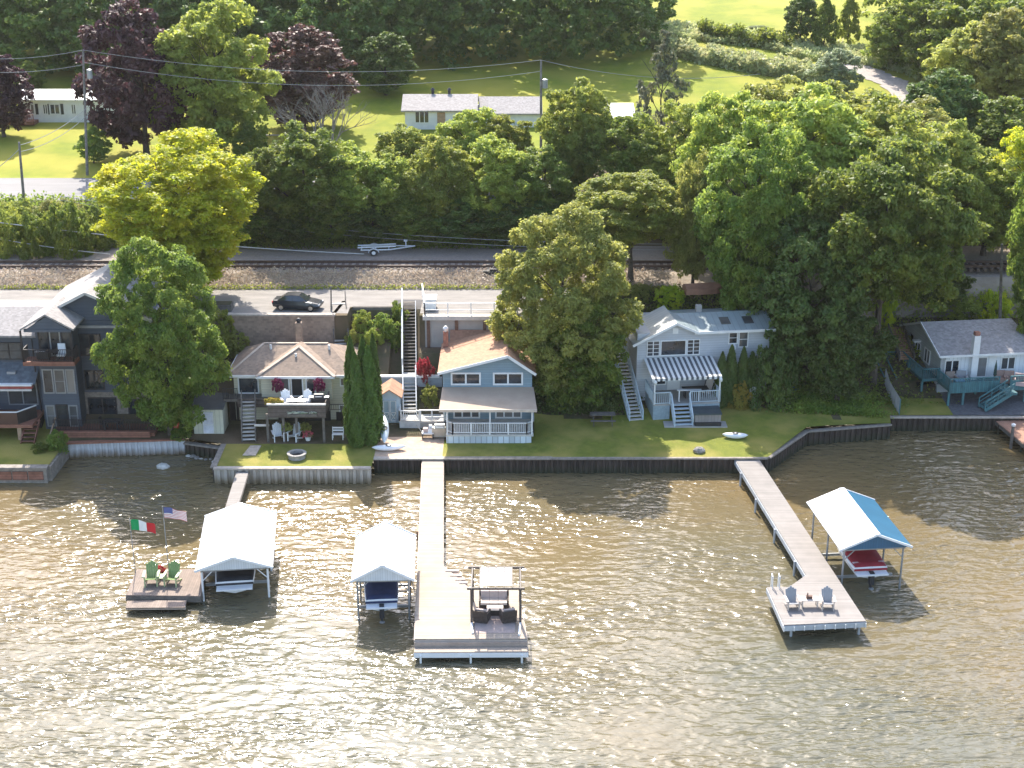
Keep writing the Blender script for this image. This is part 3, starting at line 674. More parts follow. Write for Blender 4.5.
def bare_tree(px, Y, top, label, spread=.38):
    g = terr(X_at(px, Y, 12), Y); tp = at_Y(px, top, Y); H_ = tp.z - g; rg = random.Random(5)
    T = thing('bare_tree', label, 'tree', (X_at(px, Y, g + H_ / 2), Y, g)); mb = MB(); tw = MB()
    def br(p, d, L_, r, lv):
        q = p + d * L_; (mb if lv < 2 else tw).tube(p, q, r, r * .6, 5)
        if lv >= 5: return
        for k in range(3 if lv < 4 else 2):
            nd = (d + Vector((rg.gauss(0, spread), rg.gauss(0, spread), rg.gauss(.08, .2)))).normalized()
            br(q if k == 0 else p.lerp(q, rg.uniform(.5, 1)), nd, L_ * rg.uniform(.62, .82), r * .55, lv + 1)
    for k in range(3): br(Vector((0, 0, -.2)), Vector((-.35 + .33 * k, .1 * k, 1)).normalized(), H_ * .28, .2, 0)
    mb.build('trunk', BARKG, T); tw.build('branches', BARKG, T); return T
bare_tree(322, 148.5, 58, 'bare grey leafless tree in front of the rusty purple tree')
bare_tree(663, 145.5, 90, 'thin leafless branches growing at the foot of the grey pine')

# --- woodland mass behind (reads as one mass): many crowns joined in one object
def wood(name, spots, leaves, leaf, m, seed):
    rng = np.random.default_rng(seed); PP = []; NN = []; SS = []; VV = []
    for (x, y, z, R_, H_) in spots:
        P, N, s, v = crown_pts(rng, R_, H_, 0, 26, leaves, leaf, 'round', 8, cr=(.28, .42))
        PP.append(P + np.array([x, y, z])); NN.append(N); SS.append(s); VV.append(np.clip(v + rng.normal(0, .25), 0, 1))
    me = quads_mesh(name, np.vstack(PP), np.vstack(NN), np.concatenate(SS), np.concatenate(VV)); me.materials.append(m)
    o = bpy.data.objects.new(name, me); COL.objects.link(o); o['kind'] = 'stuff'; return o
rw = random.Random(21); sp_ = []
for row, (Y, h0) in enumerate(((186, 15), (193, 17), (202, 18), (212, 19), (226, 20))):
    px = -60 - row * 9
    while px < 640 + (0, 0, 4, 8, 12)[row] * 1:
        if not (row == 0 and (px > 395 or px < 0)):
            X = X_at(px, Y, 22); sp_.append((X, Y + rw.uniform(-2, 2), terr(X, Y) - .5, rw.uniform(4, 5.6), h0 * rw.uniform(.85, 1.15)))
        px += rw.uniform(34, 50)
wood('woodland', sp_, 5200, .36, L['deep'], 5)
sp_ = []
for Y, h0 in ((180, 13), (190, 15), (204, 17), (222, 18)):
    px = 960 if Y < 185 else 905
    while px < 1130:
        X = X_at(px, Y, 22); sp_.append((X, Y + rw.uniform(-2, 2), terr(X, Y) - .5, rw.uniform(4, 5.6), h0 * rw.uniform(.85, 1.15))); px += rw.uniform(34, 48)
wood('woodland', sp_, 5200, .36, L['green'], 6)

# --- hedges and weeds
def strip(name, pts, wd, ht, n, leaf, m, seed, kind=None, label=None, cat=None, upright=False, jit=.25):
    rng = np.random.default_rng(seed); pts = [Vector(p) for p in pts]; t = rng.uniform(0, len(pts) - 1, n); i = np.minimum(t.astype(int), len(pts) - 2); f = t - i
    A = np.array([tuple(p) for p in pts]); P = A[i] * (1 - f[:, None]) + A[i + 1] * f[:, None]
    lump = .55 + .45 * np.sin(t * 9 + np.sin(t * 23) * 1.5) * .5 + .25 * rng.random(n)
    P[:, 1] += rng.uniform(-wd / 2, wd / 2, n); P[:, 0] += rng.normal(0, jit, n)
    P[:, 2] = [terr(x, y) for x, y in P[:, :2]]
    P[:, 2] += rng.random(n) ** .8 * ht * lump * 1.3
    N = unit(rng.normal(size=(n, 3)) + (np.array([0, -1.2, .1]) if upright else np.array([0, 0, .5])))
    me = quads_mesh(name, P, N, leaf * rng.uniform(.6, 1.2, n), np.clip(rng.normal(.5, .3, n), 0, 1)); me.materials.append(m)
    o = bpy.data.objects.new(name, me); COL.objects.link(o); return tag(o, label, cat, None, kind)
h1 = [at_g(x, y) for x, y in ((640, 42), (690, 58), (740, 68), (790, 76), (815, 82))]
strip('hedge', h1, 4.5, 1.7, 26000, .3, L['reed'], 1, label='long pale weedy hedge crossing the meadow from the wood to the silvery bush', cat='hedge')
h2 = [at_g(x, y) for x, y in ((645, 30), (700, 36), (760, 42), (800, 52), (860, 58), (900, 66), (930, 84))]
strip('field_margin_weeds', h2, 9, 1.0, 26000, .28, L['reed'], 2, kind='stuff')
h3 = [at_g(x, y) for x, y in ((700, 38), (740, 44), (790, 50))]
strip('hedge', h3, 3, 2.0, 7000, .3, L['green'], 3, label='short dark bushy row along the lower edge of the top field', cat='hedge')
# dry stems on the railway bank
strip('dry_bank_weeds', [(x, 120.3, 0) for x in range(-60, 13, 6)], 2.6, .4, 20000, .11, L['dry'], 4, kind='stuff', upright=True, jit=1.5)
strip('lane_edge_weeds', [(x, 119.1, 0) for x in range(-60, 13, 6)], .5, .3, 4500, .1, L['light'], 14, kind='stuff', upright=True, jit=1.5)
strip('verge_weeds', [(x, 129.3, 0) for x in range(-60, 10, 6)], 1.6, .7, 14000, .14, L['green'], 15, kind='stuff', upright=True, jit=1.5)
strip('bank_undergrowth', [(x, 117.5, 0) for x in range(30, 62, 5)], 6, .6, 16000, .16, L['light'], 18, kind='stuff', jit=3)
strip('bank_undergrowth', [(x, 113, 0) for x in range(8, 30, 5)], 10, .7, 26000, .16, L['green'], 8, kind='stuff', jit=3)
strip('bank_undergrowth', [(x, 107.8, 0) for x in (2.5, 4, 6, 8)], 4.5, .8, 12000, .13, L['deep'], 9, kind='stuff', jit=1)
strip('bank_undergrowth', [(x, 107.5, 0) for x in (22, 24, 26, 28)], 3.6, .6, 9000, .13, L['green'], 10, kind='stuff', jit=1)
strip('bank_undergrowth', [(x, 132.2, 0) for x in range(-60, 60, 6)], 5, .9, 50000, .2, L['green'], 11, kind='stuff', jit=3)
strip('bank_undergrowth', [(x, 105.5, 0) for x in (-27, -25.5, -24.3)], 5, .4, 4000, .12, L['green'], 12, kind='stuff', jit=.5)
# meadow lumps near the far houses
strip('garden_bushes', [at_g(x, y) for x, y in ((180, 136), (205, 138), (235, 136))], 1.4, 1.0, 7000, .2, L['green'], 16, label='dark border of low bushes under the tall light green tree', cat='hedge')

# --- arborvitae columns
def column_tree(px, py, wpx, toppx, label, group, leaf='cedar', n=15000, Y=None):
    p = at_g(px, py) if Y is None else Vector((X_at(px, Y, 2), Y, terr(X_at(px, Y, 2), Y))); s = 1 / FPX * (p.y * cp + (CAMH - p.z) * sp); H_ = at_Y(px, toppx, p.y).z - p.z; Rr = wpx * s / 2
    rng = np.random.default_rng(int(px)); z = rng.random(n) ** .85; az = rng.random(n) * 6.283
    prof_ = np.minimum(1, (z + .05) * 6) ** .5 * (1 - z ** 2.6) ** .75; lump = 1 + .13 * np.sin(az * 5 + z * 14) + .1 * np.sin(az * 9 - z * 31)
    r = Rr * prof_ * lump * rng.uniform(.72, 1.03, n)
    P = np.stack([r * np.cos(az), r * np.sin(az), z * H_], -1); N = unit(np.stack([np.cos(az), np.sin(az), np.full(n, .25)], -1) + rng.normal(size=(n, 3)) * .45)
    me = quads_mesh('column_crown', P, N, .085 * rng.uniform(.7, 1.4, n), np.clip(rng.normal(.5, .3, n), 0, 1)); me.materials.append(L[leaf])
    T = thing('arborvitae', label, 'tree', p, 0, group); link('crown', me, None, T)
    MB().tube((0, 0, -.2), (0, 0, H_ * .8), .09, .02, 6).build('trunk', BARK, T); return T
for px, py, wd, top, lb in ((354, 441, 17, 336, 'leftmost tall arborvitae of the cluster right of the yellow house'), (371, 444, 24, 345, 'front right arborvitae of the cluster beside the yellow house'), (358, 446, 22, 352, 'front left arborvitae of the cluster beside the yellow house'), (366, 440, 18, 336, 'back middle arborvitae of the cluster beside the yellow house'), (376, 440, 15, 333, 'rear right arborvitae of the cluster, nearest the blue shed')):
    column_tree(px, py, wd, top, lb, 'arborvitae cluster beside the yellow house')
for px, py, wd, top, lb in ((720, 408, 13, 352, 'leftmost arborvitae in the row against the white house'), (729, 406, 14, 345, 'tallest arborvitae in the row, under the double window'), (741, 405, 13, 347, 'third arborvitae in the row against the white house'), (750, 404, 13, 352, 'rightmost arborvitae in the row, half hidden by the round bush')):
    column_tree(px, py, wd, top, lb, 'arborvitae row against the white house', 'deep')
# --- shrubs by the houses
bush(769, 406, 48, 60, 'deep', 'big round dark bush at the right corner of the white house')
bush(739, 409, 24, 26, 'yellowbush', 'yellow-leaved bush in front of the arborvitae row')
bush(425, 384, 19, 24, 'red', 'bright red rounded maple bush beside the white stairs')
for px, py, wd, hp, lf, lb in ((362, 330, 24, 18, 'light', 'light juniper at the left of the planted slope'), (384, 335, 28, 22, 'green', 'middle juniper of the planted slope'), (397, 322, 22, 20, 'green', 'upper right juniper beside the white stairs'), (372, 345, 24, 16, 'light', 'low juniper at the foot of the planted slope'), (352, 344, 14, 14, 'olive', 'small juniper next to the wooden stairs'), (394, 348, 22, 18, 'green', 'lower right juniper beside the white stairs')):
    bush(px, py, wd, hp, lf, lb, 'bushB', group='junipers on the slope between the two stairways')
bush(236, 352, 30, 20, 'olive', 'pale weedy shrub at the left foot of the brown retaining wall')
bush(220, 352, 36, 44, 'light', 'light leafy shrub between the dark round tree and the yellow house roof')
bush(58, 449, 24, 18, 'green', 'leafy shrub beside the reddish steps of the grey house')
bush(40, 452, 16, 9, 'green', 'small shrub on the lawn left of the reddish steps')
bush(182, 446, 22, 9, 'green', 'weedy green clump on the right end of the white corrugated seawall', key='bushB')
bush(430, 403, 20, 18, 'olive', 'grey-green shrub between the white stairs and the blue house')
bush(575, 402, 26, 26, 'deep', 'dark shrub at the left of the picnic table')
bush(958, 322, 40, 26, 'light', 'yellowish lit bush behind the ridge of the grey roof')
bush(992, 322, 34, 30, 'gold', 'yellow-green bush beside the pole behind the grey roof')
bush(886, 326, 20, 30, 'gold', 'small sunlit bush behind the top of the wooden hillside steps')
bush(670, 308, 30, 22, 'gold', 'sunlit yellow bush behind the left roof of the white house')
bush(640, 300, 22, 14, 'olive', 'small bush by the tracks left of the rusty boat cover')
bush(556, 443, 16, 8, 'yellowbush', 'tiny leafy plant on the lawn corner by the blue house porch') if False else None
bush(243, 402, 26, 6, 'deep', 'dark foliage under the left end of the yellow house deck') if False else None
# ================================================================ buildings
SH_TAN = mat('tan_shingles', (.33, .24, .175), .9, .15, 2, kind='shingle', kscale=7, kdir='Y', col2=(.22, .17, .135))
SH_ORG = mat('orange_brown_shingles', (.47, .265, .165), .9, .12, 1.5, kind='shingle', kscale=7, kdir='Y', col2=(.36, .20, .125))
SH_BRN = mat('brown_shingles', (.36, .2, .13), .9, .15, 2, kind='shingle', kscale=7, kdir='Z', col2=(.28, .15, .10))
SH_GRY = mat('grey_shingles', (.36, .34, .34), .9, .15, 2.5, kind='shingle', kscale=7, kdir='Y', col2=(.24, .225, .23))
SH_GRY2 = mat('warm_grey_shingles', (.36, .33, .31), .9, .15, 2.5, kind='shingle', kscale=7, kdir='Y', col2=(.27, .25, .235))
SH_SLATE = mat('slate_blue_shingles', (.12, .14, .16), .85, .15, 2.5, kind='shingle', kscale=7, kdir='Z')
METR = mat('pale_metal_roof', (.29, .35, .365), .4, .06, .8, kind='siding', kscale=2.2, kdir='X', spec=.6)  # main and right slopes: bluish shade put into the metal colour
METRL = mat('pale_metal_roof_left', (.44, .45, .42), .45, .06, .8, kind='siding', kscale=2.2, kdir='Y')  # lighter copy: sunlight on the left slope painted into the colour
SLATEW = mat('slate_grey_siding', (.088, .105, .13), .7, .08, .8, kind='siding', kscale=4, kdir='Z')
CREAM = mat('cream_siding', (.58, .55, .42), .75, .06, .8, kind='siding', kscale=5, kdir='Z')
BLUES = mat('sky_blue_siding', (.23, .32, .37), .7, .06, .8, kind='siding', kscale=5, kdir='Z')
GREYS = mat('pale_grey_siding', (.52, .54, .56), .7, .05, .8, kind='siding', kscale=5, kdir='Z')
GRSID = mat('green_grey_siding', (.46, .49, .48), .75, .06, .8, kind='siding', kscale=5, kdir='Z')
WHS = mat('white_board_siding', (.76, .79, .81), .6, .05, .8, kind='siding', kscale=3, kdir='X')
FIELDST = mat('field_stone', (.34, .29, .24), .9, .3, 5, bump=.6, bscale=6, col2=(.17, .14, .12))
BRICK = mat('red_brick', (.36, .17, .12), .9, .2, 4, kind='shingle', kscale=8, kdir='Z')
TEAL = mat('teal_stain', (.055, .17, .19), .7, .15, 2, kind='boards', kscale=6, kdir='X')
TEALP = mat('teal_paint', (.07, .19, .21), .7, .15, 3)
BLOCKW = mat('tan_block_wall', (.37, .275, .21), .95, .15, 1.2, kind='shingle', kscale=5, kdir='Z', col2=(.23, .18, .14))
CONC = mat('concrete', (.42, .40, .37), .9, .12, 1.2, bump=.2, col2=(.34, .32, .30))
CONCB = mat('blue_grey_concrete', (.38, .42, .45), .85, .1, 1.5)
LATT = mat('lattice_grey', (.30, .38, .42), .8, .1, 6)
INT = mat('shadowed_interior', (.03, .028, .026), .95, .2)  # near-black tone that paints the shade of openings and undersides
PAVEG = mat('beige_porch_roofing', (.48, .37, .275), .85, .08, .7, col2=(.40, .30, .22))
RUST = mat('rusty_rail', (.17, .09, .06), .6, .25, 6)
CAPG = mat('grey_cap', (.6, .57, .52), .8, .1)
VIN = mat('vinyl_white', (.74, .75, .75), .5, .05)

def gable_prism(mb, x0, x1, y0, y1, ze, xp, zp, z0, k=0):
    """body with a gable facing -Y"""
    mb.prism([(x0, y0, z0), (x1, y0, z0), (x1, y0, ze), (xp, y0, zp), (x0, y0, ze)], (0, y1 - y0, 0), k)

# ---------------- dark grey house at the left edge
def grey_house():
    O = Vector((-36, 104, 1.3))
    T = thing('house', 'tall dark slate grey house with gables, reddish decks and stone base at the left edge', 'house', O)
    def l(x, y, z): return (x - O.x, y - O.y, z - O.z)
    w = MB()
    # left wing, tower, right block
    def bx(x0, x1, y0, y1, z0, z1): w.box(x0 - O.x, x1 - O.x, y0 - O.y, y1 - O.y, z0 - O.z, z1 - O.z)
    bx(-56, -35.6, 104.7, 113, 1.2, 8.7)
    bx(-35.62, -32.85, 103.7, 109, 1.2, 9.75)
    bx(-32.87, -27.4, 105.2, 114, 1.2, 9.6)
    w.prism([l(-35.75, 105.25, 9.55), l(-27.4, 105.25, 9.55), l(-27.4, 105.25, 9.9), l(-31.9, 105.25, 11.75), l(-35.75, 105.25, 9.9)], (0, 8.7, 0))
    w.prism([l(-35.55, 103.72, 9.7), l(-32.9, 103.72, 9.7), l(-34.25, 103.72, 10.72)], (0, 3, 0))
    wall = w.build('wall', SLATEW, T)
    s = MB(); s.box(-32.9 + 36, -27.35 + 36, 105.12 - 104, 105.2 - 104, 0, 2.55); s.build('stone_base', FIELDST, T)
    rf = MB()
    rf.slab([l(-56, 104.1, 8.75), l(-35.5, 104.1, 8.75), l(-35.5, 107.4, 10.05), l(-56, 107.4, 10.05)], .15)
    rf.slab([l(-56, 107.4, 10.05), l(-35.5, 107.4, 10.05), l(-35.5, 113.4, 8.75), l(-56, 113.4, 8.75)], .15)
    rf.build('roof', SH_GRY2, T)
    rg = MB()
    rg.slab([l(-36.2, 104.7, 9.75), l(-31.9, 104.7, 11.95), l(-31.9, 114, 11.95), l(-36.2, 114, 9.75)], .16)
    rg.slab([l(-31.9, 104.7, 11.95), l(-27.1, 104.7, 9.75), l(-27.1, 114, 9.75), l(-31.9, 114, 11.95)], .16)
    o = rg.build('gable_roof', SH_GRY2, T)
    for (a, b) in ((( -36.2, 9.7), (-31.9, 11.9)), ((-31.9, 11.9), (-27.1, 9.7))):
        MB().beam(l(a[0], 104.68, a[1] - .02), l(b[0], 104.68, b[1] - .02), .06, .2).build('fascia', CAPG, o)
    rt = MB()
    rt.slab([l(-36.25, 102.3, 9.85), l(-34.28, 102.3, 11.0), l(-34.28, 107, 11.0), l(-36.25, 107, 9.85)], .14)
    rt.slab([l(-34.28, 102.3, 11.0), l(-32.3, 102.3, 9.85), l(-32.3, 107, 9.85), l(-34.28, 107, 11.0)], .14)
    o = rt.build('porch_roof', SH_GRY2, T)
    MB().prism([l(-35.9, 102.45, 9.75), l(-32.65, 102.45, 9.75), l(-34.28, 102.45, 10.78)], (0, .12, 0)).build('gable_panel', SLATEW, o)
    MB().beam(l(-36.0, 102.5, 9.7), l(-32.5, 102.5, 9.7), .2, .22).build('porch_beam', SLATEW, o)
    # upper balcony
    b = MB(); b.box(-.35, 3.5, -1.6, -.3, 5.65, 5.95); bal = b.build('balcony', WOODR, T)
    for x in (-.3, 3.42): MB().box(x - .06, x + .06, -1.55, -1.43, 5.95, 8.4).build('post', TRIMD, bal)
    railing(bal, [(-.3, -.35, 5.95), (-.3, -1.52, 5.95), (3.42, -1.52, 5.95), (3.42, -.35, 5.95)], .95, TRIMD, .06, 1.6, .12)
    # windows  (local wall planes: tower y=-.3, wing y=.7, right block y=1.2)
    for i, (x, ww) in enumerate(((.55, .8), (1.42, .82), (2.3, .7))):
        window(T, x, 6.0, ww, 2.25, -.3, GREYM if i == 1 else TRIMD, 1)
        window(T, x, 3.0, ww, 1.95, -.3, GREYM, 1, rows=1 if i != 1 else 2)
    window(T, .52, .3, .7, 1.75, -.3, GREYM, 1, rows=2); window(T, 2.25, .3, .7, 1.75, -.3, GREYM, 1, rows=2)
    d = window(T, 1.3, .1, .9, 2.0, -.3, TRIMD, 1, name='door', rows=5)
    window(T, -3.1, 5.35, 2.0, 1.4, .7, TRIMD, 2, rows=2); window(T, -6.8, 5.35, 2.0, 1.4, .7, TRIMD, 2, rows=2)
    window(T, 3.05, 5.5, 1.75, 1.75, 1.2, TRIMD, 2); window(T, 3.25, 2.75, 1.5, 1.6, 1.2, TRIMD, 2); window(T, 6.1, 5.5, 1.6, 1.7, 1.2, TRIMD, 2)
    window(T, 3.35, .1, 2.2, 2.05, 1.12, TRIMD, 2, name='sliding_door'); window(T, 6.4, .5, 1.2, 1.5, 1.12, TRIMD, 2)
    MB().box(3.0, 8.5, 1.05, 1.16, 7.75, 7.95).build('trim_band', GREYM, T)
    # skirt roof, awning, deck on the left wing
    k = MB(); k.slab([(-20, -1.1, 4.05), (.2, -1.1, 4.05), (.2, .7, 5.15), (-20, .7, 5.15)], .1); sk = k.build('skirt_roof', SH_SLATE, T)
    MB().box(-2.1, -1.45, -.35, .05, 4.55, 4.75).build('roof_vent', GREYM, sk)
    a = MB(); a.box(-20, .05, -1.45, -1.1, 3.78, 4.0); aw = a.build('rolled_awning', mat('awning_red', (.35, .08, .06), .7), T)
    MB().box(-20, .05, -1.5, -1.08, 4.0, 4.12).build('awning_housing', W, aw); MB().box(-20, .02, -1.52, -1.42, 3.62, 3.76).build('awning_bar', CAPG, aw)
    for x in (-3.5, -7.4): window(T, x + .9, 1.7, 2.3, 1.9, .7, GREYM, 2, name='sliding_door')
    dk = MB(); dk.box(-20, .1, -2.5, .65, 1.05, 1.3); deck = dk.build('deck', WOODR, T)
    dr = MB(); dr.beam((-20, -2.45, 2.3), (-.95, -2.45, 2.3), .1, .07); dr.beam((-.95, -2.45, 2.3), (.05, -1.0, 2.3), .1, .07); dr.build('deck_handrail', W, deck)
    g = MB(); g.beam((-20, -2.45, 1.78), (-.95, -2.45, 1.78), .03, .9); g.build('railing_panel', mat('tinted_panel', (.10, .05, .04), .3), deck)
    g = MB(); g.beam((-.95, -2.45, 1.78), (.05, -1.0, 1.78), .03, .9); g.build('railing_panel', TRIMD, deck)
    for x in (-.9, -4.3, -7.6): MB().box(x - .2, x + .1, -2.4, -2.15, -.1, 1.05).build('post', WOODT, deck)
    MB().box(-20, 0, -.15, .6, -.1, 1.02).build('deck_storage_wall', INT, deck)  # dark block standing in for the shade in the opening below the deck
    stairs(T, (-.2, -3.1, 0), (-.2, -1.3, 1.25), .95, 6, WOODR, rail=False)
    # front deck
    f = MB(); f.box(1.2, 9, -1.7, 1.05, .05, .3); fd = f.build('front_deck', WOODR, T)
    MB().box(1.35, 8.7, -1.95, -1.75, -.05, .5).build('planter_box', WOODR, fd)
    railing(fd, [(1.25, -1.1, .3), (8.9, -1.1, .3)], .85, TRIMD, .06, 1.8, .12)
    MB().beam((1.25, -2.2, .35), (1.25, -.5, 1.1), .1, .1).build('handrail', WOODT, fd)
    # chimney vent + downpipe
    MB().tube((.0, -.1, 4.3), (.0, -.1, 7.3), .05).tube((.0, .3, 1.2), (.0, -.1, 4.3), .05).build('downpipe', TRIMD, T)
    return T
grey_house()

# ---------------- yellow house
def yellow_house():
    O = Vector((X_at(290, 105, 3), 105, 1.4)); X0 = O.x
    T = thing('house', 'cream yellow single storey house with tan hip roof and wide front balcony', 'house', O)
    def x(px, Y=105, z=4.5): return X_at(px, Y, z) - X0
    xl, xr = x(234), x(350); w = MB()
    w.box(xl, xr, 0, 5.6, -.2, 4.0)
    bl, br = x(263), x(333); w.box(bl, br, -.8, .02, 2.2, 4.2)
    w.build('wall', CREAM, T)
    ze = 4.05; zr = 5.55; e = .45; L0, R0 = xl - e, xr + e
    r = MB(); 
    r.slab([(L0, -e, ze), (bl - e, -e, ze), (bl - e, -e, ze), (xl + 2.4, 2.9, zr)], .1) if False else None
    A, B, C_, D = (L0, -e, ze), (R0, -e, ze), (R0, 5.6 + e, ze), (L0, 5.6 + e, ze); P, Q = (xl + 2.0, 2.8, zr), (xr - 1.9, 2.8, zr)
    r.slab([A, B, Q, P], .12); r.slab([B, C_, Q], .12); r.slab([C_, D, P, Q], .12); r.slab([D, A, P], .12)
    cx = (bl + br) / 2; F = -.8 - .35; a, b = (bl - .3, F, ze + .14), (br + .3, F, ze + .14); ap = (cx, 1.6, zr + .14); hb = (cx, 2.8, zr + .14)
    r.slab([a, b, ap], .12); r.slab([a, ap, hb, (bl - .3, 2.0, ze + .17)], .12); r.slab([b, (br + .3, 2.0, ze + .17), hb, ap], .12)
    rf = r.build('roof', SH_TAN, T)
    rid = MB(); rid.beam(a, ap, .28, .06); rid.beam(b, ap, .28, .06); rid.beam(A, P, .22, .05); rid.beam(P, Q, .22, .05); rid.build('ridge_cap', mat('pale_ridge', (.5, .41, .33), .9, .1), rf)
    fa = MB()
    for p_, q_ in ((A, (bl - .3, -e, ze)), (a, b), ((br + .3, -e, ze), B), (D, A)): fa.beam(Vector(p_) - Vector((0, .02, .08)), Vector(q_) - Vector((0, .02, .08)), .07, .18)
    fa.build('gutter', W, rf)
    for px_, yy in ((268, 2.2), (327, 2.2), (296, .7)):
        MB().tube((x(px_), yy, ze + .9), (x(px_), yy, ze + 1.55 if yy > 1 else ze + 1.35), .09).build('roof_vent', W, rf)
    ch = MB(); ch.box(-.25 + x(293), .25 + x(293), 4.2, 4.7, 4.5, 6.7); c = ch.build('chimney', BLOCKW, T); MB().lathe([(.16, 6.7), (.2, 6.95), (.1, 7.05)], 10, (x(293), 4.45)).build('chimney_pot', DARK, c)
    window(T, x(238), 1.65 + .75, x(259) - x(238), 1.35, 0, W, 1, fw=.1)
    window(T, x(340), 3.0, .9, .7, 0, W, 2)
    window(T, x(333) + .4, .2, 1.5, 1.3, 0, W, 3)
    # bay: side lights, dark door, white shutters
    window(T, x(279, 103.7), 2.62, .75, 1.45, -.8, W, 1); window(T, x(305, 103.7), 2.62, .75, 1.45, -.8, W, 1)
    window(T, x(290, 103.7), 2.45, .95, 1.68, -.8, W, 1, name='door', gm=INT)
    window(T, x(269, 103.7), 2.6, .5, 1.3, -1.3, W, 1) if False else None
    # balcony deck
    dl, dr_ = x(268, 101.4), x(325, 101.4); zf = 2.4; yf = -3.9
    dk = MB(); dk.box(dl, dr_, yf, -.82, zf - .2, zf); dk.box(x(226), dl, -1.3, -.02, zf - .2, zf); deck = dk.build('balcony', WOODD, T)
    p = MB(); p.box(dl, dr_ + .06, yf - .05, yf, zf - .45, zf + .55); p.box(dr_, dr_ + .06, yf, -1.3, zf - .2, zf + .7); p.build('balcony_boards', mat('grey_brown_boards', (.13, .105, .09), .9, .2, 3, kind='boards', kscale=3, kdir='Z'), deck)
    MB().box(x(240), dl, -1.4, -1.32, zf - .6, zf + .1).build('balcony_boards', MATS['grey_brown_boards'], deck)
    MB().box(dl - .05, dr_ + .1, yf - .12, yf + .1, zf + .55, zf + .65).build('balcony_rail_cap', CAPG, deck)
    for q in (268, 284, 297, 324): 
        X_ = x(q, 101.2, 2); MB().box(X_ - .09, X_ + .09, yf + .05, yf + .23, -.15, zf - .2).build('post', WOODD, deck)
    MB().beam((x(253, 101.4), yf + .2, 1.25), (dl, yf + .2, 1.25), .12, .14).build('brace', CAPG, deck)
    rl = railing(deck, [(x(226), -1.3, zf), (x(240), -1.3, zf)], .9, DARK, .05, 1.2, .12)
    railing(deck, [(x(350), -1.3, zf - .9), (dr_, -1.3, zf - .9)], .5, WOODD, .08, 1.6, .15)
    # lower recess under the balcony, its shade painted as near-black panels
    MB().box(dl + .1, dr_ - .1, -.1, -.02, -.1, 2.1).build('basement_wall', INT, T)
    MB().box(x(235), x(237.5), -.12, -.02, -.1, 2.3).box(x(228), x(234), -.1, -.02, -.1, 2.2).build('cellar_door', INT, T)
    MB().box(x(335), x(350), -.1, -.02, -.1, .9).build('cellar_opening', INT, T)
    # stairs from balcony level to the lawn
    stairs(T, (x(248, 102), yf + .2, -.1), (x(249, 104), -1.35, zf - .1), .95, 11, CAPG, rh=.9, railm=WOODD, stm=WOODD)
    return T
yellow_house()

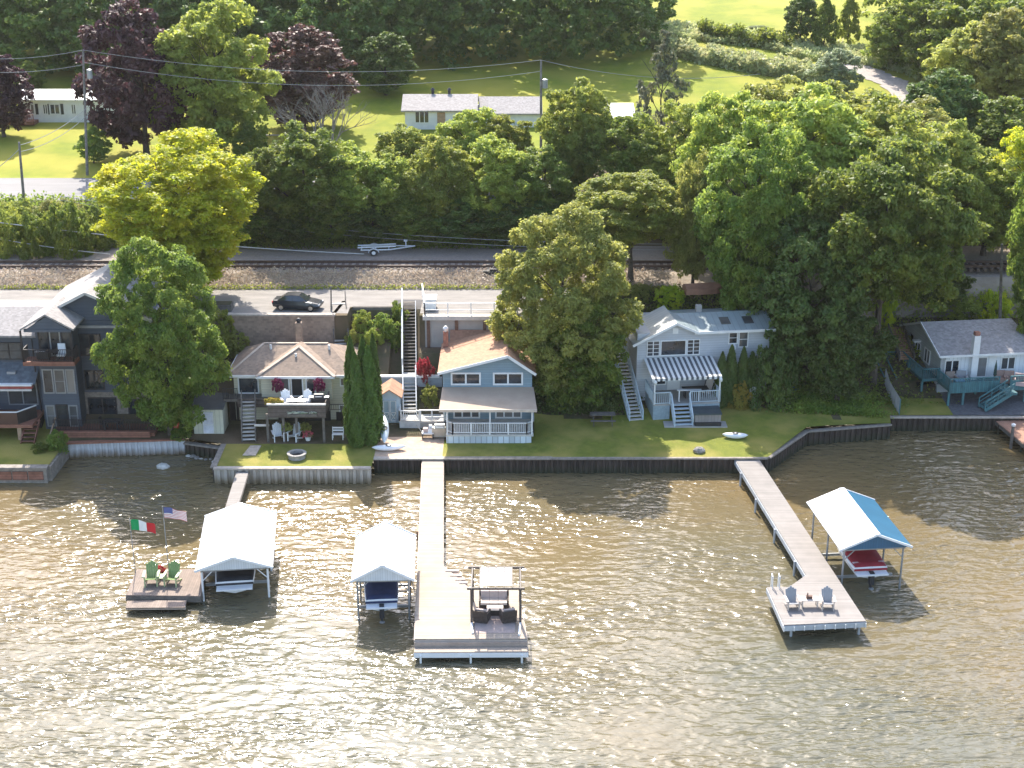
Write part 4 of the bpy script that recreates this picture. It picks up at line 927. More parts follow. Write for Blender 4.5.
# ---------------- blue house
def blue_house():
    Y0 = 104.2; O = Vector((-1.9, Y0, 1.4)); T = thing('house', 'small sky blue two storey cottage with orange-brown roof and white railed porch', 'house', O); X0 = O.x
    def x(px, Y=Y0, z=4): return X_at(px, Y, z) - X0
    def z(py, Y=Y0): return at_Y(500, py, Y).z - O.z
    xl, xr, xp = x(443), x(532), x(508, Y0 - .4, 7); ze = z(372, Y0 - .4); zp = z(356, Y0 - .4); w = MB()
    gable_prism(w, xl, xr, 0, 6.4, ze - .12, xp, zp - .12, -.2); w.build('wall', BLUES, T)
    r = MB(); el, er = x(438, Y0 - .4), x(536, Y0 - .4); t = (zp - ze) / (xp - xl); zl = ze - (xl - el) * t + .05; zr = ze - (er - xr) * .6 + .05
    r.slab([(el, -.4, zl), (xp, -.4, zp + .05), (xp, 6.6, zp + .05), (el, 6.6, zl)], .14)
    r.slab([(xp, -.4, zp + .05), (er, -.4, zr), (er, 6.6, zr), (xp, 6.6, zp + .05)], .14)
    rf = r.build('roof', SH_ORG, T)
    MB().beam((el, -.43, zl - .1), (xp, -.43, zp - .05), .06, .2).beam((xp, -.43, zp - .05), (er, -.43, zr - .1), .06, .2).build('fascia', W, rf)
    # rear wing with a ridge along X, and the brick chimney
    b = MB(); b.box(x(448), xr, 6.3, 8.2, 0, 4.1); b.build('rear_wall', BLUES, T)
    b = MB(); yb = 5.6; b.slab([(x(447), yb, 4.1), (xr, yb, 4.1), (xr, 7.1, 5.5), (x(447), 7.1, 5.5)], .14); b.slab([(x(447), 7.1, 5.5), (xr, 7.1, 5.5), (xr, 8.4, 4.3), (x(447), 8.4, 4.3)], .14); b.build('rear_roof', SH_BRN, T)
    c = MB(); cx = x(446, 109); c.box(cx - .2, cx + .2, 5.2, 5.6, 2.5, 5.9); ch = c.build('chimney', BRICK, T); MB().lathe([(.12, 5.9), (.2, 6.05), (.22, 6.2), (.1, 6.35)], 10, (cx, 5.4)).build('chimney_cap', W, ch)
    for a, c_ in ((451, 481), (493, 523)): window(T, x(a), z(385), x(c_) - x(a), 1.02, 0, W, 2, fw=.13)
    # lower storey behind the porch
    for a, c_ in ((453, 480), (495, 522)): window(T, x(a), .68, x(c_) - x(a), .85, 0, W, 3, fw=.12)
    # porch
    yf = -3.2; pl, pr_ = x(446, Y0 + yf, 2), x(533.5, Y0 + yf, 2); zf = .62
    p = MB(); p.box(pl, pr_, yf, -.02, zf - .15, zf); porch = p.build('porch_deck', CAPG, T)
    MB().box(pl + .02, pr_ - .15, yf + .03, yf + .1, -.2, zf - .16).build('porch_skirt', mat('pale_blue_skirt', (.6, .66, .70), .7, .05, kind='boards', kscale=2.4, kdir='X'), porch)
    railing(porch, [(pl, -.1, zf), (pl, yf + .5, zf), (pl + .5, yf + .02, zf), (pr_ - .5, yf + .02, zf), (pr_, yf + .5, zf), (pr_, -.1, zf)], .92, W, .1, 1.35, .13, .16)
    q = MB(); a, c_ = x(439, Y0 + yf - .2, 4), x(537, Y0 + yf - .2, 4); q.slab([(a, yf - .2, z(409.5, Y0 + yf - .2)), (c_, yf - .2, z(409.5, Y0 + yf - .2)), (x(533.5), 0.02, z(387)), (x(442.5), 0.02, z(387))], .07); pr = q.build('porch_roof', PAVEG, T)
    zz = z(409.5, Y0 + yf - .2); MB().box(a, c_, yf - .26, yf - .2, zz - .2, zz - .0).build('porch_gutter', mat('beige_gutter', (.62, .52, .42), .6), pr)
    for px in (447, 490, 532): X_ = x(px, Y0 + yf, 3); MB().box(X_ - .05, X_ + .05, yf + .03, yf + .13, zf, zz - .1).build('porch_post', W, pr)
    return T
blue_house()

# ---------------- white house with metal roof (slightly turned)
def white_house():
    Y0 = 107.8; rz = R(7); O = at_Y(635, 420, Y0); O.z = 1.7; T = thing('house', 'pale grey-white house with metal roof, two skylights and a striped awning', 'house', O, rz)
    def tw(p): v = Matrix.Rotation(rz, 4, 'Z') @ Vector(p); return v + O
    k = 1 / FPX * (Y0 * cp + (CAMH - 5) * sp)       # metres per pixel on the front wall
    def x(px):
        d = px - 512; c, s_ = math.cos(rz), math.sin(rz); return (d * (Y0 * cp + 38 * sp) - O.x * FPX) / (c * FPX - d * s_ * cp)
    xe = x(768); D = 5.4; ze = 6.0; w = MB(); w.box(0, xe, 0, D, -.6, ze)
    gl, gr_, gp = 0, x(695), x(674); zg = 5.45; zp = 6.85
    w.prism([(0, -.02, ze - .9), (gr_ - .3, -.02, ze - .9), (gr_ - .3, -.02, 5.95), (gp, -.02, zp - .12), (0, -.02, zg - .1)], (0, 4.1, 0))
    w.build('wall', GREYS, T)
    r = MB(); zr = 6.62
    r.slab([(gr_ - .1, -.35, ze + .02), (xe + .35, -.35, ze + .02), (xe + .35, 2.6, zr + .1), (gp + .1, 2.6, zr + .1), (gp + .6, 1.2, ze + .4)], .12)
    r.slab([(gp + .1, 2.6, zr + .1), (xe + .35, 2.6, zr + .1), (xe + .35, D + .4, ze), (gp + .1, D + .4, ze)], .12)
    rf = r.build('roof', METR, T)
    MB().box(gr_ - .2, xe + .38, -.42, -.34, ze - .1, ze + .1).build('gutter', W, rf)
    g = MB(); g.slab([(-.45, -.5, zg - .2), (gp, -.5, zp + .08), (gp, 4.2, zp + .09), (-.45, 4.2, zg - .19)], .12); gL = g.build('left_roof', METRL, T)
    g = MB(); g.slab([(gp, -.5, zp + .08), (gr_ + .1, -.5, ze + .1), (gr_ + .1, .6, ze + .3), (gp, 3.0, zp + .09)], .12); g.build('gable_roof', METR, T)
    MB().beam((-.45, -.53, zg - .28), (gp, -.53, zp), .06, .18).beam((gp, -.53, zp), (gr_ + .1, -.53, ze), .06, .18).build('fascia', W, gL)
    MB().box(gp - .22, gp + .22, -.06, -.02, zp - .95, zp - .45).build('gable_vent', W, T)
    for px in (722, 745):
        X_ = x(px); s = MB(); y0, y1 = .7, 1.7; f = lambda y: ze + .02 + (y + .35) * (zr + .08 - ze) / 2.95 + .06
        s.slab([(X_, y0, f(y0)), (X_ + .75, y0, f(y0)), (X_ + .75, y1, f(y1)), (X_, y1, f(y1))], .1); o = s.build('skylight', G, rf)
    MB().box(x(706) - .22, x(706) + .22, 2.9, 3.3, 6.2, 7.2).build('chimney', CONC, T)
    window(T, x(646), 4.1, x(659) - x(646), 1.3, -.02, W, 2, rows=4, fw=.07); window(T, x(659.5), 4.1, x(685.5) - x(659.5), 1.3, -.02, W, 1); window(T, x(686), 4.1, x(699) - x(686), 1.3, -.02, W, 2, rows=4, fw=.07)
    window(T, x(727), 4.85, x(736.5) - x(727), 1.05, 0, W, 1, rows=2); window(T, x(737), 4.55, x(747) - x(737), 1.35, 0, W, 1, rows=2)
    MB().box(x(730), x(734), -.3, .0, 4.5, 4.8).build('window_unit', WM, T)
    # ground floor door + window under the awning
    window(T, x(653), 1.7, 1.1, 1.2, -.02, W, 1); window(T, x(668), 1.27, 1.0, 1.9, -.02, W, 1, name='door', gm=W)
    # deck
    yf = -3.1; dl, dr_ = x(646), x(711); zf = 1.25
    d = MB(); d.box(dl, dr_, yf, -.04, zf - .12, zf); dk = d.build('deck', CONC, T)
    MB().box(dl, x(662), yf, yf + .06, -.3, zf - .13).box(dl, dl + .06, yf + .06, -.1, -.3, zf - .13).build('deck_skirt', LATT, dk); MB().box(x(682), dr_, yf, yf + .06, -.3, zf - .13).build('deck_skirt', LATT, dk)
    PG = mat('pale_blue_grey_paint', (.5, .58, .62), .6, .06)
    railing(dk, [(dl, -.1, zf), (dl, yf + .03, zf), (x(662), yf + .03, zf)], .95, PG, .1, 1.4, .15)
    railing(dk, [(x(682), yf + .03, zf), (dr_, yf + .03, zf), (dr_, -.1, zf)], .95, PG, .1, 1.6, .15)
    stairs(T, ((x(662) + x(682)) / 2, yf - 1.45, -.15), ((x(662) + x(682)) / 2, yf, zf - .02), 1.35, 6, PG, rh=.85)
    # awning with stripes
    a = MB(); n = 27; ya = yf - .15; zw = 3.98; zo = 3.42
    X0_, X1_ = x(643.5), x(711.5)
    for i in range(n):
        u0, u1 = i / n, (i + 1) / n; q = [(X0_ + (X1_ - X0_) * u0 , ya, zo), (X0_ + (X1_ - X0_) * u1, ya, zo), (X0_ + (X1_ - X0_) * u1, 0 - .06, zw), (X0_ + (X1_ - X0_) * u0, -.06, zw)]
        a.slab(q, .03, i % 2); a.prism([(q[0][0], ya - .02, zo - .22 + .04 * (i % 2)), (q[1][0], ya - .02, zo - .22 + .04 * (i % 2)), (q[1][0], ya - .02, zo), (q[0][0], ya - .02, zo)], (0, .02, 0), i % 2)
    a.build('awning', [mat('awning_white', (.72, .72, .7), .8, .05), mat('awning_charcoal', (.10, .11, .125), .8, .1)], T)
    for X_ in (dl + .05, dr_ - .05): 
        po = MB().box(X_ - .05, X_ + .05, yf - .02, yf + .08, zf, zo - .05).build('awning_post', W, T); MB().lathe([(.02, zo - .5), (.13, zo - .42), (.15, zo - .3), (.1, zo - .18), (.02, zo - .12)], 10, (X_ + .0, yf - .16)).build('lamp_globe', mat('opal_glass', (.8, .8, .76), .3), po)
    # side stairs along the left wall
    stairs(T, (-.55, -3.0, -.15), (-.95, 3.4, 3.95), 1.0, 22, CAPG, rh=.9, railm=PG, stm=PG)
    return T
WH = white_house()

# ---------------- teal deck house on the right
def teal_house():
    Y0 = 110.8; rz = R(7.5); O = at_Y(937, 400, Y0); O.z = 1.7; T = thing('house', 'white sided house with grey shingle roof and big teal deck at the right edge', 'house', O, rz)
    k = 1 / FPX * (Y0 * cp + (CAMH - 4) * sp)
    def x(px): return (px - 940) * k
    def z(py, y): return at_Y(960, py, Y0 + y).z - O.z
    xe = x(1040); D = 7.6; zf = z(379, 0); ze = z(354, 0); zp = ze + 1.4; w = MB()
    w.box(0, xe, 0, D, -1.2, ze); w.build('wall', WHS, T)
    g = MB(); g.prism([(-.03, 0, 1.1), (-.03, 0, ze), (-.03, D / 2, zp - .1), (-.03, D, ze), (-.03, D, 1.1)], (.4, 0, 0)); g.build('gable_wall', GRSID, T)
    r = MB(); e = .35; r.slab([(-e, -e - .1, ze - .02), (xe + e, -e - .1, ze - .02), (xe - .6, D / 2, zp + .12), (-e, D / 2, zp + .12)], .14); r.slab([(-e, D / 2, zp + .12), (xe - .6, D / 2, zp + .12), (xe + e, D + e, ze), (-e, D + e, ze)], .14); r.slab([(xe + e, -e, ze), (xe + e, D + e, ze), (xe - .6, D / 2, zp + .12)], .14)
    rf = r.build('roof', SH_GRY, T); MB().box(-e, xe + e, -e - .2, -e - .1, ze - .16, ze + .0).build('gutter', W, rf)
    MB().beam((-e - .02, -e - .1, ze - .08), (-e - .02, D / 2, zp + .04), .06, .18).beam((-e - .02, D / 2, zp + .04), (-e - .02, D + e, ze - .08), .06, .18).build('fascia', WM, rf)
    c = MB(); cx = x(973); c.box(cx - .26, cx + .26, -.5, .02, zf - .3, ze + 1.55); ch = c.build('chimney', W, T); MB().box(cx - .2, cx + .2, -.44, -.04, ze + 1.55, ze + 1.85).build('chimney_pot', BRICK, ch)
    window(T, x(944), zf + .3, 1.25, 1.3, 0, W, 2); window(T, x(1003), zf + .55, 1.25, 1.1, 0, W, 2)
    window(T, x(978), zf, x(989) - x(978), 1.75, 0, W, 1, name='sliding_door', gm=mat('grey_screen', (.20, .2, .2), .7)); MB().box(x(990), x(998), -.05, 0, zf, zf + 1.8).build('door', W, T)
    for yy, hh in ((2.6, 1.25), (4.6, 1.2)): window(T, -.03, zf + .45, 1.15, hh, yy + .6, W, 2, face='left')
    window(T, -.03, zf + .05, .8, 1.9, 6.3, GREYM, 1, face='left', name='door')
    MB().box(-.6, -.03, 4.1, 4.6, zf + 1.75, zf + 1.9).build('porch_light', WM, T)
    # basement
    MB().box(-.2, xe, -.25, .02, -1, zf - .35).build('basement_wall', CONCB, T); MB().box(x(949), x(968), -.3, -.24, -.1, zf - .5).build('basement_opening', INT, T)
    # deck: main platform, left walkway
    yf = -2.5; dl = x(937); d = MB(); d.box(dl, xe + 3, yf, -.02, zf - .2, zf); dk = d.build('deck', TEAL, T)
    wk = MB(); wk.box(-3.0, -.05, 4.2, 6.6, zf - .1, zf + .1); wk.box(-1.5, -.05, -.1, 4.2, zf - .12, zf + .08); wkk = wk.build('side_walkway', TEAL, T)
    railing(dk, [(dl, -.1, zf), (dl, yf, zf), (x(988), yf, zf)], .9, TEALP, .1, 1.5, .14)
    railing(dk, [(x(1000), yf, zf), (xe + 3, yf, zf)], .9, TEALP, .1, 1.5, .14)
    railing(wkk, [(-.1, -.1, zf), (-1.45, -.1, zf), (-1.5, 4.2, zf + .05), (-3.0, 4.2, zf + .05), (-3.0, 6.6, zf + .05)], .95, TEALP, .1, 1.4, .16)
    MB().box(dl, x(988), yf - .06, yf, zf - .3, zf + .6).build('deck_boards', TEAL, dk); MB().box(x(1000), xe + 3, yf - .06, yf, zf - .3, zf + .55).build('deck_boards', TEAL, dk)
    for px, q in ((938, yf), (953, yf), (975, yf + 1.6), (993, yf), (1017, yf)): X_ = x(px); MB().box(X_ - .08, X_ + .08, q + .05, q + .2, -.6, zf - .2).build('post', TEALP, dk)
    for X_, q in ((-1.4, 0), (-1.4, 4.3), (-2.9, 4.3)): MB().box(X_ - .08, X_ + .08, q, q + .16, -1, zf).build('post', TEALP, wkk)
    MB().box(-3.0, -1.5, 5.2, 6.6, -1, zf - .1).build('under_walkway_wall', WHS, wkk); MB().box(-1.48, -.06, .4, 5.0, -.6, zf - .6).build('under_walkway_shade_block', INT, wkk)  # second box is near-black to imitate shade beneath the walkway
    # diagonal stairs going down to the left from the deck front
    stairs(T, (x(967), yf - 1.0, -.15), (x(996), yf - .75, zf - .05), .9, 9, TEALP, rh=.75, stm=TEALP)
    MB().box(x(988), x(1000), yf - 1.35, yf, zf - .2, zf).build('stair_landing', TEAL, T)
    # left stairs from the walkway down to the lawn and up the wooden bank steps
    stairs(T, (-3.4, 1.6, -.1), (-3.5, 4.6, zf), .9, 11, TEALP, rh=.9)
    return T
teal_house()
b0, b1 = at_Y(907, 360, 113.5), at_Y(894, 327, 118.5)
T = thing('hillside_stairs', 'orange-brown wooden steps climbing the bank left of the teal deck', 'stairs', b0)
stairs(T, (0, 0, 0), tuple(b1 - b0), 1.15, 15, mat('fresh_cedar', (.46, .27, .17), .8, .15), rail=True, railm=WOODD, stm=WOODD, rh=.5)

# ---------------- far houses
def mobile_home():
    Y = 166; p = at_g(22, 122); O = Vector((X_at(22, Y, 14), Y, terr(-50, Y))); T = thing('mobile_home', 'long white single storey mobile home behind the far lawn, left of the purple tree', 'house', O)
    Lx = X_at(116, Y, 15) - O.x; w = MB(); w.box(0, Lx, 0, 4.5, -.3, 2.6); w.build('wall', VIN, T)
    r = MB(); r.slab([(-.3, -.3, 2.6), (Lx + .3, -.3, 2.6), (Lx + .3, 2.3, 3.4), (-.3, 2.3, 3.4)], .12); r.slab([(-.3, 2.3, 3.4), (Lx + .3, 2.3, 3.4), (Lx + .3, 4.8, 2.6), (-.3, 4.8, 2.6)], .12); r.build('roof', WM, T)
    k = Lx / 94
    for px, wd in ((28, 8), (44, 5), (51, 10), (72, 5), (90, 7)):
        o = window(T, (px - 22) * k, .9, wd * k, 1.2, 0, W, 2, fw=.1)
        if px in (51, 28): MB().box(-.4, -.08, -.04, 0, 0, 1.2).build('shutter', DARK, o); MB().box(wd * k + .08, wd * k + .4, -.04, 0, 0, 1.2).build('shutter', DARK, o)
    MB().box(-1, 1.9, -1.8, 0, .0, .35).build('porch_deck', WOODR, T); railing(T, [(-1, -1.8, .35), (1.9, -1.8, .35)], .8, WOODR, .08, 1.4, .2)
mobile_home()
def far_house():
    Y = 163; g = terr(-12, Y); O = Vector((X_at(405, Y, 15), Y, g)); T = thing('house', 'white far house with warm grey roof and attached garage behind the tree belt', 'house', O)
    a = X_at(475, Y, 15) - O.x; b = X_at(540, Y, 15) - O.x; e = at_Y(405, 110, Y).z - g; w = MB(); w.box(0, a, 0, 6.5, -.5, e); w.box(a, b, 1.0, 7, -.5, e - .5); w.build('wall', VIN, T)
    r = MB(); rz_ = at_Y(405, 94, Y + 3.2).z - g; r.slab([(-.4, -.4, e), (a + .3, -.4, e), (a + .3, 3.2, rz_), (-.4, 3.2, rz_)], .15); r.slab([(-.4, 3.2, rz_), (a + .3, 3.2, rz_), (a + .3, 6.9, e), (-.4, 6.9, e)], .15); rf = r.build('roof', SH_GRY2, T)
    r = MB(); r.slab([(a + .35, .6, e - .5), (b + .3, .6, e - .5), (b + .3, 4, rz_ - .4), (a + .35, 4, rz_ - .4)], .15); r.slab([(a + .35, 4, rz_ - .4), (b + .3, 4, rz_ - .4), (b + .3, 7.4, e - .5), (a + .35, 7.4, e - .5)], .15); r.build('garage_roof', SH_GRY2, T)
    for q in (.38, .62): MB().lathe([(.16, rz_ - .3), (.16, rz_ + .4), (.28, rz_ + .45), (.05, rz_ + .7)], 8, (a * q, 3.4)).build('roof_vent', DARK, rf)
    window(T, a * .14, .7, 1.6, 1.4, 0, W, 3); window(T, a * .75, .9, 1.2, 1.1, 0, W, 2); MB().box(a * .46, a * .46 + .9, -.05, 0, -.1, 1.9).build('door', WOODT, T)
    MB().box(a + 1, a + 3.6, .93, 1.0, -.3, 1.7).build('garage_door', W, T); MB().box(a + 4.6, a + 7.0, .93, 1.0, -.3, 1.7).build('garage_door', W, T)
far_house()
def brown_shed():
    Y = 158; g = terr(12, Y); O = Vector((X_at(607, Y, 15), Y, g)); T = thing('garage', 'small dark brown outbuilding with bright white metal roof beyond the belt', 'outbuilding', O)
    a = X_at(634, Y, 15) - O.x; e = at_Y(610, 118, Y).z - g; w = MB(); w.box(0, a, 0, 4, -.5, e); w.build('wall', mat('dark_brown_boards', (.07, .04, .035), .8), T)
    r = MB(); r.slab([(-.2, -.2, e), (a + .2, -.2, e), (a + .2, 4.4, e + .9), (-.2, 4.4, e + .9)], .12); r.build('roof', WM, T); window(T, .5, e - 1.3, .7, .9, 0, W, 1); window(T, 1.9, e - 1.3, .7, .9, 0, W, 1)
brown_shed()
MB().box(0, 8, 0, 9, 0, .02).build('driveway', CONC, loc=at_g(244, 136) + Vector((0, 0, .03)), kind='structure')

# ---------------- dirt track on the far right
pts = [at_g(x_, y_) for x_, y_ in ((838, 60), (850, 66), (862, 70), (880, 77), (897, 86), (908, 96), (914, 106))]; mb = MB(); row = []; rr_ = random.Random(4)
for i in range(len(pts) * 6 - 6):
    a, b = pts[i // 6], pts[i // 6 + 1]; c = a.lerp(b, (i % 6) / 6); d = Vector((b.x - a.x, b.y - a.y, 0)).normalized(); s = Vector((d.y, -d.x, 0)); e = []
    for k_ in (-1, -.33, .33, 1): q = c + s * (k_ * 2.1 + (rr_.uniform(-.5, .5) if abs(k_) == 1 else 0)); q.z = terr(q.x, q.y) + .07; e.append(q)
    row.append(e)
for e, f in zip(row[:-1], row[1:]): mb.add(e + f, [(k_, k_ + 1, k_ + 5, k_ + 4) for k_ in range(3)])
mb.build('dirt_track', GRAV, kind='structure')

# ---------------- retaining walls of the lane
O = Vector((-24.0, 111.4, 5.0)); xr = X_at(334, 111.4, 8) + 24
T = thing('retaining_wall', 'tan block retaining wall below the parked car', 'retaining wall', O)
MB().box(0, xr, 0, .3, -.6, 3.02).prism([(xr - .3, .3, -.6), (xr, .3, -.6), (xr + .5, 4.2, -.6), (xr + .2, 4.2, -.6)], (0, 0, 3.6)).build('wall_face', BLOCKW, T)
MB().box(-.1, xr + .1, -.08, .4, 3.02, 3.16).build('wall_cap', CAPP, T)
T = thing('planter_box', 'dark weathered timber box on the lane left of the parked car', 'planter', at_z(222, 311, 8.0)); MB().box(-.8, .8, -.2, .9, 0, .55).build('box', WOODD, T); MB().box(-.7, .7, -.1, .8, .55, .6).build('soil', DIRT, T)
O = Vector((X_at(425, 111.4, 7), 111.4, 5.0)); T = thing('retaining_wall', 'grey concrete retaining wall with rusty posts behind the blue house', 'retaining wall', O); xl = X_at(503, 111.4, 7) - O.x + 3
MB().box(0, xl, 0, .3, -.6, 2.75).build('wall_face', CONC, T); MB().prism([(0, .3, -.6), (.25, .3, -.6), (-.3, 5.5, -.6), (-.55, 5.5, -.6)], (0, 0, 3.5)).build('side_wall', CONC, T)
for i in range(5): MB().box(.15 + i * 2.25, .4 + i * 2.25, -.14, 0, -.6, 2.75).build('post', RUST, T)
MB().box(-.15, xl, -.3, .4, 2.75, 3.08).build('wall_cap', CAPG, T)
T = thing('railing', 'white railing around the raised parking pad beside the white stairs', 'railing', O + Vector((0, 0, 3.08))); railing(T, [(-.5, 5.5, 0), (0, 0, 0), (xl, 0, 0)], 1.0, W, .09, 1.85, 0, .45, 'rails')
T = thing('retaining_wall', 'low dark timber wall along the lane above the junipers', 'retaining wall', (-13.0, 113.85, 7)); MB().box(0, 3.2, 0, .25, -.5, 1.0).build('wall_face', WOODD, T)
T = thing('retaining_wall', 'low pale blue-grey concrete wall crossing behind the white stairs', 'retaining wall', (X_at(381, 107.8, 4), 107.6, 3)); MB().box(0, X_at(442, 107.8, 4) - X_at(381, 107.8, 4), 0, .25, -.6, 1.15).build('wall_face', CONCB, T); MB().box(-.05, 4.6, -.06, .3, 1.15, 1.3).build('wall_cap', W, T)

# ---------------- the two long stairways
T = thing('outdoor_stairs', 'dark wooden steps from the lane down behind the yellow house', 'stairs', (X_at(341, 111, 6.5), 111.0, 5.6)); x1 = X_at(338.5, 115, 8) - X_at(341, 111, 6.5)
stairs(T, (0, 0, 0), (x1, 3.9, 2.45), 1.1, 13, CAPG, rh=1.0, railm=WOODD, stm=WOODD)
O = Vector((X_at(410, 105.2, 2), 105.2, 2.0)); T = thing('outdoor_stairs', 'long white railed stairway running from the lane down to the sandstone patio', 'stairs', O)
def xx(px, Y, z_): return X_at(px, Y, z_) - O.x
stairs(T, (0, 0, 0), (xx(409.5, 108.2, 3.9), 2.9, 1.95), .95, 10, CAPG, rh=1.05, railm=W, stm=W); MB().box(xx(403.5, 109, 4), xx(417, 109, 4), 2.9, 4.2, 1.85, 1.97).build('landing', CAPG, T)
stairs(T, (xx(409.5, 109.4, 4), 4.2, 1.95), (xx(409, 115.4, 8), 10.2, 6.0), 1.0, 22, WOODD, rh=1.15, railm=W, stm=W, side=(-1,))
wl = MB(); 
for s_, za in ((-.62, 0),): wl.prism([(xx(409.5, 109.4, 4) + s_, 4.2, 1.6), (xx(409, 115.4, 8) + s_, 10.2, 5.6), (xx(409, 115.4, 8) + s_, 10.2, 7.2), (xx(409.5, 109.4, 4) + s_, 4.2, 3.1)], (.07, 0, 0))
wl.build('side_panel', W, T)
lp = MB(); lp.box(-.75, .95, -1.3, 0, -.12, 0); pl = lp.build('lower_landing', CAPG, T); MB().box(-.72, .85, -1.32, -1.26, -.75, -.1).build('landing_skirt', mat('pale_skirt', (.62, .62, .6), .7), pl); railing(pl, [(-.72, 0, 0), (-.72, -1.28, 0), (.9, -1.28, 0)], .8, W, .1, 1.3, .15)
T = thing('porch_walkway', 'white railed walkway joining the white stairs to the blue house porch', 'walkway', (X_at(420, 103.9, 2), 103.9, 1.95)); x2 = X_at(444, 103.9, 2) - T.location.x
MB().box(0, x2, 0, 1.5, -.12, 0).build('floor', CAPG, T); railing(T, [(0, 0, 0), (x2, 0, 0)], .9, W, .1, 1.1, 0, .35); MB().box(0, x2, .0, .05, -.6, -.13).build('skirt', CONC, T)
# sheds
def shed(label, px0, px1, py, Y, h, wallm, roofm, ridge, doorm, trim, cross=False, flat=False):
    g = terr(X_at(px0, Y, 1.5), Y); O = Vector((X_at(px0, Y, 2.5), Y, g)); wd = X_at(px1, Y, 2.5) - O.x; T = thing('garden_shed', label, 'shed', O); w = MB()
    if flat: w.box(0, wd, 0, 1.9, -.1, h)
    else: gable_prism(w, 0, wd, 0, 2.2, h, wd / 2, h + ridge, -.1)
    w.build('wall', wallm, T); r = MB()
    if flat: r.slab([(-.1, -.12, h + .02), (wd + .1, -.12, h + .02), (wd + .1, 2.1, h + .5), (-.1, 2.1, h + .5)], .08)
    else: r.slab([(-.2, -.25, h), (wd / 2, -.25, h + ridge + .1), (wd / 2, 2.4, h + ridge + .1), (-.2, 2.4, h)], .09); r.slab([(wd / 2, -.25, h + ridge + .1), (wd + .2, -.25, h), (wd + .2, 2.4, h), (wd / 2, 2.4, h + ridge + .1)], .09)
    r.build('roof', roofm, T)
    for s_ in ((-1, 1) if cross else (0,)):
        dw = .52 if cross else .85; x0 = wd / 2 + (s_ - 1) * dw / 2 if cross else wd / 2 - dw / 2; x0 = wd / 2 - dw if s_ == -1 else (wd / 2 if s_ == 1 else x0)
        d = MB(); d.box(x0 + .02, x0 + dw - .02, -.04, 0, .05, 1.75); dd = d.build('door', doorm, T); t = MB()
        for a, b in (((x0 + .05, .08), (x0 + dw - .05, .08)), ((x0 + .05, 1.72), (x0 + dw - .05, 1.72)), ((x0 + .05, .08), (x0 + .05, 1.72)), ((x0 + dw - .05, .08), (x0 + dw - .05, 1.72)), ((x0 + .05, .75), (x0 + dw - .05, .75))) + ((((x0 + .05, .08), (x0 + dw - .05, .75)), ((x0 + .05, .75), (x0 + dw - .05, .08))) if cross else ()):
            t.beam((a[0], -.06, a[1]), (b[0], -.06, b[1]), .04, .07, up=(0, 1, 0))
        t.build('door_trim', trim, dd)
shed('blue garden shed with white cross-braced double doors and orange-brown roof', 380, 400, 423, 104.6, 2.05, mat('powder_blue', (.42, .52, .60), .7, .05), SH_ORG, .55, mat('blue_grey_door', (.30, .40, .46), .7), W, cross=True)
shed('small cream shed with a white door beside the dark round tree', 193, 223, 436, 102.8, 2.05, mat('cream_boards', (.62, .61, .48), .75, .05, kind='siding', kscale=3, kdir='X'), mat('dark_roofing', (.09, .09, .09), .9), .2, mat('lilac_white_door', (.66, .68, .74), .6), W, flat=True)
# ================================================================ piers, boat shelters, boats
DECKW = mat('sun_bleached_decking', (.39, .32, .255), .8, .06, 1.0, kind='deck', kscale=7, kdir='Y', col2=(.32, .26, .205))
DECKG = mat('grey_decking', (.27, .245, .225), .8, .08, 1.0, kind='deck', kscale=7, kdir='Y', col2=(.215, .195, .18))
DECKB = mat('brown_decking', (.24, .185, .15), .85, .12, 1.5, kind='deck', kscale=7, kdir='X')
FASC = mat('beige_fascia', (.50, .42, .36), .75, .06)
def poly_px(pts, z): return [at_z(x, y, z) for x, y in pts]
def pier(label, pts, z, th, deckm, sidem, origin, piles, pilem=None, name='pier', hang=.0):
    O = Vector((origin[0], origin[1], 0)); T = thing(name, label, 'pier', O)
    P = [p - O for p in poly_px(pts, z)]
    d = MB(); d.prism([p - Vector((0, 0, .06)) for p in P], (0, 0, .06)); d.build('decking', deckm, T)
    f = MB(); n = len(P)
    for i in range(n):
        a, b = P[i], P[(i + 1) % n]; e = Vector((0, 0, -.07 - th / 2)); f.beam(a + e, b + e, .08, th)
    f.build('fascia', sidem, T)
    for (px, py) in piles:
        q = at_z(px, py, z) - O; MB().tube((q.x, q.y, -2.2), (q.x, q.y, z - .08 + hang), .075, n=10).build('pile', pilem or PILED, T)
    return T, O
CP = [(422.3, 458), (443.3, 458), (443, 565), (472, 590), (518.5, 590), (527, 638.5), (414.5, 639)]
o = at_z(470, 639, 0)
T, O = pier('long bleached tan pier ending in the wide platform with the wicker sofa', CP, 1.15, .3, DECKW, FASC, o, [(426, 480), (441, 480), (425, 520), (441, 520), (423, 560), (441, 560), (420, 600), (418, 636), (470, 636), (522, 635), (512, 594), (474, 594)])
st = MB(); a, b = at_z(414.3, 640, 1.15) - O, at_z(527.5, 639.5, 1.15) - O; dn = Vector((0, -.1, 0))
st.prism([a + Vector((0, -.08, -.55)), b + Vector((.05, -.08, -.55)), b + Vector((.05, -.62, -.55)), a + Vector((0, -.62, -.55))], (0, 0, .12)); lo = st.build('lower_step', DECKW, T)
MB().beam(a + Vector((0, -.64, -.62)), b + Vector((.05, -.64, -.62)), .05, .28).build('step_fascia', WM, lo)
for t in (.06, .5, .95): q = a.lerp(b, t); MB().tube((q.x, q.y - .7, -1.5), (q.x, q.y - .7, .55), .06).build('bracket', W, lo)
MB().beam(a + Vector((0, .0, -.38)), b + Vector((0, .0, -.38)), .06, .45).build('front_board', mat('fawn_board', (.40, .32, .27), .8), T)
